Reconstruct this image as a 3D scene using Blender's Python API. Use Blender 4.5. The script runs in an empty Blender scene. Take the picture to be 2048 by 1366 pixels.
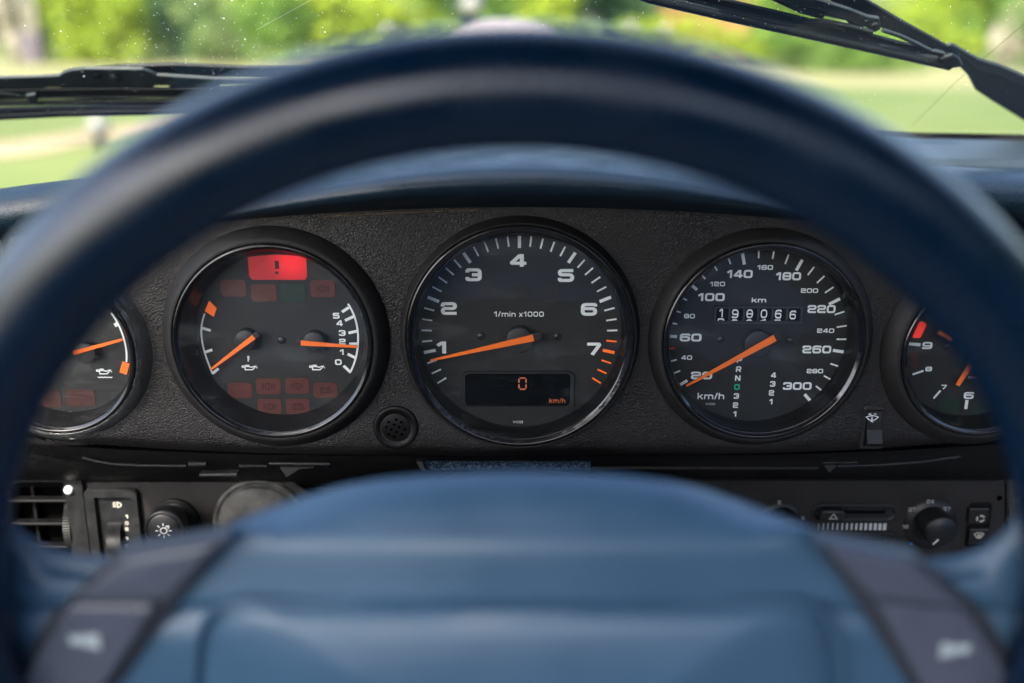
import bpy, math, random
import numpy as np
from mathutils import Matrix, Vector
from mathutils.geometry import delaunay_2d_cdt
random.seed(7)
R = math.radians
scene = bpy.context.scene
COL = scene.collection

# ------------------------------------------------------------------ camera
FPX = 1988.0                       # focal length in pixels of the 2048 px wide photograph
PITCH = R(18.0)
DIST = 0.55
CAM = Vector((0, -DIST * math.cos(PITCH), 1.05))
right = Vector((1, 0, 0)); fwd = Vector((0, math.cos(PITCH), -math.sin(PITCH))); up = right.cross(fwd)
cd = bpy.data.cameras.new('camera'); cam = bpy.data.objects.new('camera', cd); COL.objects.link(cam)
camR = Matrix((right, up, -fwd)).transposed()
cam.matrix_world = Matrix.Translation(CAM) @ camR.to_4x4()
cd.sensor_width = 36.0; cd.lens = 36.0 * FPX / 2048.0
cd.clip_start = 0.01; cd.clip_end = 2000
cd.dof.use_dof = True; cd.dof.focus_distance = 0.560; cd.dof.aperture_fstop = 3.1
scene.camera = cam

# ------------------------------------------------------------------ sky, sun, exposure
SUN_EL = R(48); sun_dir = Vector((-0.50, -0.86, 0)).normalized()
w = bpy.data.worlds.new('World'); scene.world = w; w.use_nodes = True
nt = w.node_tree; bg = nt.nodes['Background']
sky = nt.nodes.new('ShaderNodeTexSky'); sky.sky_type = 'NISHITA'; sky.sun_disc = False
sky.sun_elevation = SUN_EL; sky.sun_rotation = math.atan2(sun_dir.x, sun_dir.y)
sky.air_density = 1.0; sky.dust_density = 4.0; sky.ozone_density = 1.0
nt.links.new(sky.outputs[0], bg.inputs[0]); bg.inputs[1].default_value = 0.15
sl = bpy.data.lights.new('sun', 'SUN'); sl.energy = 2.2; sl.angle = R(0.5); sl.color = (1.0, 0.95, 0.86)
so = bpy.data.objects.new('sun', sl); COL.objects.link(so)
sv = Vector((sun_dir.x * math.cos(SUN_EL), sun_dir.y * math.cos(SUN_EL), math.sin(SUN_EL)))
so.rotation_euler = sv.to_track_quat('Z', 'Y').to_euler(); so.location = (0, 0, 30)
vs = scene.view_settings; vs.view_transform = 'Standard'; vs.look = 'None'; vs.gamma = 1.0; vs.use_curve_mapping = False
vs.exposure = 2.4
scene.cycles.max_bounces = 8; scene.cycles.transparent_max_bounces = 16
scene.cycles.caustics_reflective = False; scene.cycles.caustics_refractive = False
scene.cycles.sample_clamp_indirect = 6

# ------------------------------------------------------------------ frames
class Frame:
    """a plane in space with its own axes; at() gives the local point where the sight line of a measured position meets it"""
    def __init__(self, origin, u, v, n):
        self.M = Matrix((u, v, n)).transposed().to_4x4(); self.M.translation = origin
        self.o = origin; self.u = u; self.v = v; self.n = n
    def at(self, px, py, z=0.0):
        d = right * ((px - 1024) / FPX) + up * ((683 - py) / FPX) + fwd
        t = ((self.o + self.n * z - CAM).dot(self.n)) / d.dot(self.n)
        p = CAM + d * t - self.o
        return Vector((p.dot(self.u), p.dot(self.v), p.dot(self.n)))
def tilt(origin, a):               # plane square to the sight line, its top leaned towards the viewer by a
    v = up * math.cos(a) - fwd * math.sin(a)
    n = right.cross(v)
    return Frame(origin, right, v, n)
DF = tilt(CAM + fwd * DIST, R(15.0))                                   # dashboard face
WF = tilt(CAM + right * .00087 + up * -.0983 + fwd * .3132, R(21.85))  # steering wheel plane
_ws = R(33); _wv = Vector((0, -math.cos(_ws), math.sin(_ws)))
GF = Frame(Vector((0, .200, .9715)), Vector((1, 0, 0)), _wv, Vector((1, 0, 0)).cross(_wv) * -1)  # windscreen, n points outward
XF = Frame(Vector((0, 0, 0)), Vector((1, 0, 0)), Vector((0, 1, 0)), Vector((0, 0, 1)))           # world
S = DIST / FPX

# ------------------------------------------------------------------ materials
def srgb(r, g, b):
    f = lambda c: ((c / 255 + .055) / 1.055) ** 2.4 if c > 10 else c / 255 / 12.92
    return (f(r), f(g), f(b), 1)
def mat(name, col, rough=.5, spec=.5, metal=0.0, var=0.0, vscale=60, emit=None, estr=1.0, sheen=0, coat=0, dust=0.0):
    m = bpy.data.materials.new(name); m.use_nodes = True
    n = m.node_tree.nodes; l = m.node_tree.links; b = n['Principled BSDF']
    c = tuple(col) if len(col) == 4 else tuple(col) + (1,)
    b.inputs['Base Color'].default_value = c; b.inputs['Roughness'].default_value = rough
    b.inputs['Specular IOR Level'].default_value = spec; b.inputs['Metallic'].default_value = metal
    b.inputs['Sheen Weight'].default_value = sheen; b.inputs['Coat Weight'].default_value = coat
    if emit: b.inputs['Emission Color'].default_value = tuple(emit) + (1,); b.inputs['Emission Strength'].default_value = estr
    tc = n.new('ShaderNodeTexCoord')
    if var:
        t = n.new('ShaderNodeTexNoise'); t.inputs['Scale'].default_value = vscale; t.inputs['Detail'].default_value = 5
        l.new(tc.outputs['Object'], t.inputs['Vector'])
        mr = n.new('ShaderNodeMapRange'); mr.inputs['From Min'].default_value = .3; mr.inputs['From Max'].default_value = .7
        mr.inputs['To Min'].default_value = 1 - var; mr.inputs['To Max'].default_value = 1 + var
        l.new(t.outputs['Fac'], mr.inputs['Value'])
        mx = n.new('ShaderNodeVectorMath'); mx.operation = 'SCALE'; mx.inputs[0].default_value = c[:3]
        l.new(mr.outputs[0], mx.inputs['Scale']); l.new(mx.outputs[0], b.inputs['Base Color'])
        mr2 = n.new('ShaderNodeMapRange'); mr2.inputs['From Min'].default_value = .3; mr2.inputs['From Max'].default_value = .7
        mr2.inputs['To Min'].default_value = max(0.02, rough - .1); mr2.inputs['To Max'].default_value = min(1, rough + .1)
        l.new(t.outputs['Fac'], mr2.inputs['Value']); l.new(mr2.outputs[0], b.inputs['Roughness'])
    if dust:                                    # pale specks lying on the surface
        t2 = n.new('ShaderNodeTexVoronoi'); t2.inputs['Scale'].default_value = 420
        l.new(tc.outputs['Object'], t2.inputs['Vector'])
        cr = n.new('ShaderNodeMapRange'); cr.inputs['From Min'].default_value = .05; cr.inputs['From Max'].default_value = .09
        cr.inputs['To Min'].default_value = dust; cr.inputs['To Max'].default_value = 0
        l.new(t2.outputs['Distance'], cr.inputs['Value'])
        mm = n.new('ShaderNodeMix'); mm.data_type = 'RGBA'
        mm.inputs['A'].default_value = c; mm.inputs['B'].default_value = (.35, .35, .33, 1)
        l.new(cr.outputs[0], mm.inputs['Factor'])
        if var: l.new(mx.outputs[0], mm.inputs['A'])
        l.new(mm.outputs['Result'], b.inputs['Base Color'])
    return m
def grain(m, scale=480, dist=.00025, strength=.8, stretch=(1, 1, 1)):
    n = m.node_tree.nodes; l = m.node_tree.links; b = n['Principled BSDF']
    tc = n.new('ShaderNodeTexCoord'); mp = n.new('ShaderNodeMapping'); mp.inputs['Scale'].default_value = stretch
    l.new(tc.outputs['Object'], mp.inputs['Vector'])
    nz = n.new('ShaderNodeTexNoise'); nz.inputs['Scale'].default_value = scale * .55; nz.inputs['Detail'].default_value = 3
    l.new(mp.outputs[0], nz.inputs['Vector'])
    ad = n.new('ShaderNodeVectorMath'); ad.operation = 'MULTIPLY_ADD'; ad.inputs[1].default_value = (2.2 / scale,) * 3
    l.new(nz.outputs['Color'], ad.inputs[0]); l.new(mp.outputs[0], ad.inputs[2])
    v = n.new('ShaderNodeTexVoronoi'); v.feature = 'DISTANCE_TO_EDGE'; v.inputs['Scale'].default_value = scale
    l.new(ad.outputs[0], v.inputs['Vector'])
    r1 = n.new('ShaderNodeMapRange'); r1.inputs['From Max'].default_value = .3; l.new(v.outputs['Distance'], r1.inputs['Value'])
    n2 = n.new('ShaderNodeTexNoise'); n2.inputs['Scale'].default_value = scale * .25; n2.inputs['Detail'].default_value = 6
    l.new(mp.outputs[0], n2.inputs['Vector'])
    a2 = n.new('ShaderNodeMath'); a2.operation = 'MULTIPLY_ADD'; a2.inputs[1].default_value = .75
    l.new(n2.outputs['Fac'], a2.inputs[0]); l.new(r1.outputs[0], a2.inputs[2])
    bp = n.new('ShaderNodeBump'); bp.inputs['Strength'].default_value = strength; bp.inputs['Distance'].default_value = dist
    l.new(a2.outputs[0], bp.inputs['Height']); l.new(bp.outputs[0], b.inputs['Normal'])
    return m
M = {}
M['fascia'] = grain(mat('black_grained_vinyl', (.0078, .0068, .0068), .42, .45, var=.3, vscale=25), 700, .00017, .9)
M['navy'] = grain(mat('navy_grained_vinyl', (.0055, .021, .038), .42, .5, var=.1, vscale=40), 420, .00014, .7)
M['leather'] = mat('navy_smooth_leather', (.0008, .0105, .030), .27, .58, var=.06, vscale=30)
M['pad'] = mat('navy_pad_vinyl', (.034, .082, .145), .44, .5, var=.10, vscale=18)
M['plate'] = mat('slate_plastic', (.060, .072, .105), .30, .75, var=.08, vscale=30)
M['seam'] = mat('dark_seam_rubber', (.026, .032, .046), .5)  # dark seam colour round the horn plates
M['rubber'] = mat('black_rubber', (.0125, .0120, .0120), .62, .3, var=.25, vscale=120)
M['bezel'] = mat('gloss_black_enamel', (.008, .008, .009), .13, .7, var=.2, vscale=400, dust=.06)
M['wall'] = mat('satin_black_inner_wall', (.0035, .0038, .004), .30, .35, dust=.06)
M['dial'] = mat('dial_charcoal', (.0205, .0215, .0210), .55, .3, var=.06, vscale=300)
M['print'] = mat('dial_white_ink', (.86, .90, .89), .6, .3)
M['orange'] = mat('orange_ink', (1.0, .17, .015), .5, .3, emit=(1, .16, .02), estr=.06)
M['redink'] = mat('red_ink', (.85, .05, .02), .5, .3)
M['green'] = mat('green_ink', (.02, .50, .30), .5, .3)
M['needle'] = mat('orange_needle', (1.0, .19, .02), .45, .4)
M['hub'] = mat('needle_hub_black', (.020, .020, .021), .45, .4, var=.1, vscale=300)
M['lampred'] = mat('unlit_red_lens', (.085, .024, .020), .45, .4, var=.12, vscale=500)
M['lampbrown'] = mat('unlit_amber_lens', (.055, .019, .014), .45, .4, var=.15, vscale=500)
M['lampgreen'] = mat('unlit_green_lens', (.010, .030, .020), .45, .4, var=.12, vscale=500)
M['lampolive'] = mat('unlit_arrow_lens', (.024, .021, .017), .5, .3)
M['lampdark'] = mat('lens_symbol_ink', (.030, .008, .008), .5, .3)
M['litdark'] = mat('lit_lens_symbol', (.05, .012, .014), .5, .3)
M['lcd'] = mat('display_glass', (.0012, .0018, .0022), .25, .2)
M['segment'] = mat('display_amber_segment', (.30, .075, .03), .5, emit=(1, .26, .12), estr=.05)
M['black'] = mat('matt_black_plastic', (.004, .004, .0044), .5, .25, var=.2, vscale=200)
M['plastic'] = mat('satin_black_plastic', (.009, .0095, .010), .45, .5, var=.12, vscale=150)
M['panel'] = grain(mat('brown_black_panel', (.014, .0125, .012), .48, .45, var=.15, vscale=40), 700, .00015, .6)
M['screw'] = mat('blackened_screw', (.05, .05, .05), .38, .5, metal=.5)
M['icon'] = mat('white_icon_ink', (.62, .64, .62), .6, .3)
M['cream'] = mat('cream_icon_ink', (.50, .48, .40), .6, .3)
M['dimicon'] = mat('dim_panel_ink', (.34, .34, .33), .6, .3)
M['blueink'] = mat('blue_ink', (.02, .22, .62), .6, .3)
M['drum'] = mat('odometer_drum', (.0010, .0010, .0012), .6, .1)
M['drumgap'] = mat('odometer_divider', (.045, .042, .038), .5, .3)
M['worn'] = mat('worn_grey_cap', (.060, .060, .056), .55, .35, var=.7, vscale=90)
M['alu'] = mat('dull_metal_edge', (.028, .030, .031), .5, .4)
M['wiper'] = mat('wiper_grey_paint', (.024, .032, .034), .5, .25, var=.2, vscale=60, dust=.12)
M['wiperblack'] = mat('wiper_black_rubber', (.006, .0075, .0085), .5, .2, dust=.08)
def translucent(name, col):                   # thin dried drops let the daylight through
    m = bpy.data.materials.new(name); m.use_nodes = True; n = m.node_tree.nodes; l = m.node_tree.links; n.clear()
    o = n.new('ShaderNodeOutputMaterial'); a = n.new('ShaderNodeBsdfTranslucent'); a.inputs[0].default_value = col + (1,)
    b = n.new('ShaderNodeBsdfDiffuse'); b.inputs[0].default_value = col + (1,); x = n.new('ShaderNodeMixShader'); x.inputs[0].default_value = .4
    l.new(a.outputs[0], x.inputs[1]); l.new(b.outputs[0], x.inputs[2]); l.new(x.outputs[0], o.inputs[0]); return m
M['thread'] = mat('tan_thread', (.22, .15, .08), .7)
M['speck'] = None
M['speck'] = translucent('dried_drop', (.9, .92, .88))
M['body'] = mat('car_paint_navy', (.02, .04, .09), .25, .5, coat=.6)
M['lining'] = mat('headlining_dark', (.015, .018, .026), .8, .3, var=.1, vscale=20)

def carpet():
    m = mat('blue_fleck_carpet', (.02, .03, .05), .95, .2)
    n = m.node_tree.nodes; l = m.node_tree.links; b = n['Principled BSDF']
    tc = n.new('ShaderNodeTexCoord'); t = n.new('ShaderNodeTexNoise'); t.inputs['Scale'].default_value = 700; t.inputs['Detail'].default_value = 4
    l.new(tc.outputs['Object'], t.inputs['Vector'])
    cr = n.new('ShaderNodeValToRGB'); e = cr.color_ramp.elements
    e[0].position = .42; e[0].color = (.008, .012, .022, 1); e[1].position = .66; e[1].color = (.09, .11, .12, 1)
    x = e.new(.54); x.color = (.02, .05, .09, 1)
    l.new(t.outputs['Fac'], cr.inputs[0]); l.new(cr.outputs[0], b.inputs['Base Color'])
    bp = n.new('ShaderNodeBump'); bp.inputs['Distance'].default_value = .001; l.new(t.outputs['Fac'], bp.inputs['Height']); l.new(bp.outputs[0], b.inputs['Normal'])
    return m
M['carpet'] = carpet()

def glass(name, refl=1.0, haze=0.01, scratch=0.0, ring=None, tint=(.97, .98, .98)):
    """thin pane: clear transmission, fresnel mirror, plus scattering from dust, scratches and smears that stand in for soft reflections"""
    m = bpy.data.materials.new(name); m.use_nodes = True; n = m.node_tree.nodes; l = m.node_tree.links; n.clear()
    out = n.new('ShaderNodeOutputMaterial'); tr = n.new('ShaderNodeBsdfTransparent'); tr.inputs[0].default_value = tint + (1,)
    gl = n.new('ShaderNodeBsdfGlossy'); gl.inputs['Roughness'].default_value = .03; gl.inputs[0].default_value = (refl,) * 3 + (1,)
    ge = n.new('ShaderNodeNewGeometry'); dt = n.new('ShaderNodeVectorMath'); dt.operation = 'DOT_PRODUCT'
    l.new(ge.outputs['Normal'], dt.inputs[0]); l.new(ge.outputs['Incoming'], dt.inputs[1])
    def mth(op, a, b_=None, c_=None):
        q = n.new('ShaderNodeMath'); q.operation = op; l.new(a, q.inputs[0])
        if b_ is not None: q.inputs[1].default_value = b_
        if c_ is not None: q.inputs[2].default_value = c_
        return q
    q = mth('ABSOLUTE', dt.outputs['Value']); q = mth('MULTIPLY_ADD', q.outputs[0], -1, 1); q = mth('POWER', q.outputs[0], 5); fr = mth('MULTIPLY_ADD', q.outputs[0], .9, .06)
    ab = n.new('ShaderNodeMixShader'); l.new(fr.outputs[0], ab.inputs[0]); l.new(tr.outputs[0], ab.inputs[1]); l.new(gl.outputs[0], ab.inputs[2])
    df = n.new('ShaderNodeBsdfDiffuse'); df.inputs[0].default_value = (.72, .78, .80, 1)
    mx = n.new('ShaderNodeMixShader'); l.new(ab.outputs[0], mx.inputs[1]); l.new(df.outputs[0], mx.inputs[2])
    tc = n.new('ShaderNodeTexCoord')
    val = n.new('ShaderNodeValue'); val.outputs[0].default_value = haze; fac = val.outputs[0]
    def add(a, b_):
        s = n.new('ShaderNodeMath'); s.operation = 'ADD'; l.new(a, s.inputs[0]); l.new(b_, s.inputs[1]); return s.outputs[0]
    if scratch:
        mp = n.new('ShaderNodeMapping'); mp.inputs['Rotation'].default_value = (0, 0, R(-12)); mp.inputs['Scale'].default_value = (22, 60, 1); l.new(tc.outputs['Object'], mp.inputs[0])
        t = n.new('ShaderNodeTexNoise'); t.inputs['Scale'].default_value = 1; t.inputs['Detail'].default_value = 3; l.new(mp.outputs[0], t.inputs['Vector'])  # broad pale smears painted in place of soft reflections
        mr = n.new('ShaderNodeMapRange'); mr.interpolation_type = 'SMOOTHSTEP'; mr.inputs['From Min'].default_value = .50; mr.inputs['From Max'].default_value = .80
        mr.inputs['To Max'].default_value = .045; l.new(t.outputs['Fac'], mr.inputs['Value']); fac = add(fac, mr.outputs[0])
        for rot, sx in ((R(35), 1), (R(-22), 1), (R(62), .7)):
            mp = n.new('ShaderNodeMapping'); mp.inputs['Rotation'].default_value = (0, 0, rot); mp.inputs['Scale'].default_value = (90 * sx, 1500, 1)
            l.new(tc.outputs['Object'], mp.inputs[0])
            t = n.new('ShaderNodeTexNoise'); t.inputs['Scale'].default_value = 1; t.inputs['Detail'].default_value = 1
            l.new(mp.outputs[0], t.inputs['Vector'])
            mr = n.new('ShaderNodeMapRange'); mr.inputs['From Min'].default_value = .60; mr.inputs['From Max'].default_value = .74
            mr.inputs['To Max'].default_value = scratch; l.new(t.outputs['Fac'], mr.inputs['Value'])
            fac = add(fac, mr.outputs[0])
        v = n.new('ShaderNodeTexVoronoi'); v.inputs['Scale'].default_value = 230; l.new(tc.outputs['Object'], v.inputs['Vector'])
        mr = n.new('ShaderNodeMapRange'); mr.inputs['From Min'].default_value = .03; mr.inputs['From Max'].default_value = .06
        mr.inputs['To Min'].default_value = scratch * 3; mr.inputs['To Max'].default_value = 0; l.new(v.outputs['Distance'], mr.inputs['Value'])
        fac = add(fac, mr.outputs[0])
    if ring:                                    # rubbed patch following an arc: (centre x, centre y, inner, outer, amount)
        sp = n.new('ShaderNodeVectorMath'); sp.operation = 'DISTANCE'; sp.inputs[1].default_value = (ring[0], ring[1], ring[5])
        l.new(tc.outputs['Object'], sp.inputs[0])
        up_ = n.new('ShaderNodeMapRange'); up_.interpolation_type = 'SMOOTHSTEP'; up_.inputs['From Min'].default_value = ring[2]; up_.inputs['From Max'].default_value = ring[2] + .0008
        l.new(sp.outputs['Value'], up_.inputs['Value'])
        dn = n.new('ShaderNodeMapRange'); dn.interpolation_type = 'SMOOTHSTEP'; dn.inputs['From Min'].default_value = ring[3]; dn.inputs['From Max'].default_value = ring[3] * 1.25
        dn.inputs['To Min'].default_value = 1; dn.inputs['To Max'].default_value = 0.15; l.new(sp.outputs['Value'], dn.inputs['Value'])
        t = n.new('ShaderNodeTexNoise'); t.inputs['Scale'].default_value = 350; t.inputs['Detail'].default_value = 6; t.inputs['Roughness'].default_value = .7
        l.new(tc.outputs['Object'], t.inputs['Vector'])
        tm = n.new('ShaderNodeMapRange'); tm.inputs['From Min'].default_value = .38; tm.inputs['From Max'].default_value = .72; tm.inputs['To Max'].default_value = ring[4]
        l.new(t.outputs['Fac'], tm.inputs['Value'])
        a = n.new('ShaderNodeMath'); a.operation = 'MULTIPLY'; l.new(up_.outputs[0], a.inputs[0]); l.new(dn.outputs[0], a.inputs[1])
        b = n.new('ShaderNodeMath'); b.operation = 'MULTIPLY'; l.new(a.outputs[0], b.inputs[0]); l.new(tm.outputs[0], b.inputs[1])
        fac = add(fac, b.outputs[0])
    l.new(fac, mx.inputs[0]); l.new(mx.outputs[0], out.inputs[0])
    return m

def lit_lens(cx, cy, rad):
    """red warning lens lit by a bulb behind it: brightest where the bulb sits"""
    m = bpy.data.materials.new('lit_red_lens'); m.use_nodes = True; n = m.node_tree.nodes; l = m.node_tree.links; b = n['Principled BSDF']
    b.inputs['Base Color'].default_value = (.12, .006, .007, 1); b.inputs['Roughness'].default_value = .45
    tc = n.new('ShaderNodeTexCoord'); d = n.new('ShaderNodeVectorMath'); d.operation = 'DISTANCE'; d.inputs[1].default_value = (cx, cy, DIALZ + .0006)
    l.new(tc.outputs['Object'], d.inputs[0])
    mr = n.new('ShaderNodeMapRange'); mr.interpolation_type = 'SMOOTHSTEP'; mr.inputs['From Max'].default_value = rad
    mr.inputs['To Min'].default_value = .19; mr.inputs['To Max'].default_value = .055; l.new(d.outputs['Value'], mr.inputs['Value'])
    b.inputs['Emission Color'].default_value = (1, .012, .025, 1); l.new(mr.outputs[0], b.inputs['Emission Strength'])
    return m

# ------------------------------------------------------------------ mesh builder
class MB:
    def __init__(s): s.v = []; s.f = []; s.mi = []; s.sm = []
    def add(s, vs, fs, mi=0, smooth=False):
        o = len(s.v); s.v += [Vector(p) for p in vs]
        for f in fs: s.f.append([i + o for i in f]); s.mi.append(mi); s.sm.append(smooth)
    def grid(s, rows, mi=0, smooth=True, closeu=False, closev=False):
        nr = len(rows); nc = len(rows[0]); vs = [p for r in rows for p in r]; fs = []
        for i in range(nr if closev else nr - 1):
            for j in range(nc if closeu else nc - 1):
                a = i * nc + j; b = i * nc + (j + 1) % nc; c = ((i + 1) % nr) * nc + (j + 1) % nc; d = ((i + 1) % nr) * nc + j
                fs.append((a, b, c, d))
        s.add(vs, fs, mi, smooth)
    def lathe(s, c, prof, n=96, mi=0, smooth=True, z0=0):
        rows = []
        for r, z in prof:
            rows.append([Vector((c[0] + r * math.cos(2 * math.pi * k / n), c[1] + r * math.sin(2 * math.pi * k / n), z0 + z)) for k in range(n)])
        s.grid(rows, mi, smooth, closeu=True)
    def disc(s, c, r, z, n=64, mi=0):
        s.add([Vector((c[0] + r * math.cos(2 * math.pi * k / n), c[1] + r * math.sin(2 * math.pi * k / n), z)) for k in range(n)], [list(range(n))], mi)
    def prism(s, pts, z0, z1, mi=0, bevel=0.0, smooth=False):
        """outline (x,y) extruded from z0 up to z1 with an optional chamfer at the z1 side"""
        pts = [Vector((p[0], p[1])) for p in pts]
        area = sum(pts[i].x * pts[(i + 1) % len(pts)].y - pts[(i + 1) % len(pts)].x * pts[i].y for i in range(len(pts)))
        if area < 0: pts.reverse()
        n = len(pts); loops = [[Vector((p.x, p.y, z0)) for p in pts]]
        if bevel:
            sg = 1 if z1 > z0 else -1
            def inset(d):
                o = []
                for i in range(n):
                    a = (pts[i] - pts[i - 1]); b = (pts[(i + 1) % n] - pts[i])
                    if a.length < 1e-9 or b.length < 1e-9: o.append(pts[i].copy()); continue
                    a.normalize(); b.normalize()
                    na = Vector((-a.y, a.x)); nb = Vector((-b.y, b.x)); m_ = na + nb
                    k = max(.35, 1 + na.dot(nb)); o.append(pts[i] + m_ / k * d)
                return o
            for d, h in ((0, bevel), (bevel * .3, bevel * .3), (bevel, 0)):
                loops.append([Vector((p.x, p.y, z1 - sg * h)) for p in inset(d)])
        else: loops.append([Vector((p.x, p.y, z1)) for p in pts])
        vs = [p for L in loops for p in L]; fs = []
        for k in range(len(loops) - 1):
            for i in range(n):
                fs.append((k * n + i, k * n + (i + 1) % n, (k + 1) * n + (i + 1) % n, (k + 1) * n + i))
        fs.append([(len(loops) - 1) * n + i for i in range(n)]); fs.append([n - 1 - i for i in range(n)])
        s.add(vs, fs, mi, smooth)
    def tube(s, path, r, n=8, mi=0, cap=True, flat=1.0):
        path = [Vector(p) for p in path]; rows = []
        for i, p in enumerate(path):
            t = (path[min(i + 1, len(path) - 1)] - path[max(i - 1, 0)]).normalized()
            a = t.cross(Vector((0, 0, 1)));
            if a.length < 1e-4: a = t.cross(Vector((0, 1, 0)))
            a.normalize(); b = a.cross(t)
            rr = r[i] if isinstance(r, (list, tuple)) else r
            rows.append([p + a * rr * math.cos(2 * math.pi * k / n) + b * rr * flat * math.sin(2 * math.pi * k / n) for k in range(n)])
        s.grid(rows, mi, True, closeu=True)
        if cap: s.add(rows[0], [list(range(n))], mi); s.add(rows[-1], [list(range(n - 1, -1, -1))], mi)
    def ribbon(s, pts, t, z, mi=0, closed=False):
        pts = [Vector((p[0], p[1])) for p in pts]; n = len(pts); L = []; Rr = []
        for i in range(n):
            a = pts[i] - pts[i - 1] if (i > 0 or closed) else pts[1] - pts[0]
            b = pts[(i + 1) % n] - pts[i] if (i < n - 1 or closed) else a
            if a.length < 1e-9: a = b
            if b.length < 1e-9: b = a
            a = a.normalized(); b = b.normalized(); na = Vector((-a.y, a.x)); nb = Vector((-b.y, b.x))
            k = max(.4, 1 + na.dot(nb)); m_ = (na + nb) / k
            L.append(pts[i] + m_ * t / 2); Rr.append(pts[i] - m_ * t / 2)
        vs = [Vector((p.x, p.y, z)) for p in L] + [Vector((p.x, p.y, z)) for p in Rr]; fs = []
        for i in range(n if closed else n - 1):
            j = (i + 1) % n; fs.append((i, n + i, n + j, j))
        s.add(vs, fs, mi)
    def build(s, name, mats, parent, off=Vector((0, 0, 0)), autosmooth=None):
        me = bpy.data.meshes.new(name); me.from_pydata([tuple(p - off) for p in s.v], [], s.f)
        mats = mats if isinstance(mats, (list, tuple)) else [mats]
        for m in mats: me.materials.append(m)
        me.polygons.foreach_set('material_index', s.mi); me.polygons.foreach_set('use_smooth', s.sm); me.update()
        o = bpy.data.objects.new(name, me); COL.objects.link(o)
        if parent is not None: o.parent = parent
        return o

class Thing:
    def __init__(s, name, label, cat, frame=None, loc=(0, 0, 0), group=None, kind=None):
        s.e = bpy.data.objects.new(name, None); COL.objects.link(s.e); s.e.empty_display_size = .02
        s.off = Vector(loc); fr = frame or XF
        s.e.matrix_world = fr.M @ Matrix.Translation(s.off)
        s.e['label'] = label; s.e['category'] = cat
        if group: s.e['group'] = group
        if kind: s.e['kind'] = kind
    def part(s, name, mb, mats, parent=None, label=None, kind=None):
        o = mb.build(name, mats, parent or s.e, s.off)
        if label: o['label'] = label
        if kind: o['kind'] = kind
        return o
def single(name, mb, mats, label, cat, frame=None, loc=(0, 0, 0), group=None, kind=None):
    o = mb.build(name, mats, None, Vector(loc)); o.matrix_world = (frame or XF).M @ Matrix.Translation(Vector(loc))
    if label: o['label'] = label
    if cat: o['category'] = cat
    if group: o['group'] = group
    if kind: o['kind'] = kind
    return o
def rrect(x0, x1, y0, y1, r, n=6):
    o = []
    for cx, cy, a in ((x1 - r, y1 - r, 0), (x0 + r, y1 - r, 90), (x0 + r, y0 + r, 180), (x1 - r, y0 + r, 270)):
        for k in range(n + 1):
            t = R(a + 90 * k / n); o.append((cx + r * math.cos(t), cy + r * math.sin(t)))
    return o
def rnd(poly, r, n=5, closed=True):            # round the corners of an outline
    pts = [Vector((p[0], p[1])) for p in poly]; o = []; N = len(pts)
    for i in range(N):
        if not closed and i in (0, N - 1): o.append(pts[i]); continue
        a = pts[i - 1] - pts[i]; b = pts[(i + 1) % N] - pts[i]; d = min(r, a.length * .48, b.length * .48)
        p0 = pts[i] + a.normalized() * d; p2 = pts[i] + b.normalized() * d
        for k in range(n + 1):
            t = k / n; o.append(p0 * (1 - t) ** 2 + pts[i] * 2 * t * (1 - t) + p2 * t * t)
    return o
def pxs(frame, pts, z): return [frame.at(p[0], p[1], z) for p in pts]
def interp(x, xs, ys): return float(np.interp(x, xs, ys))

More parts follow.
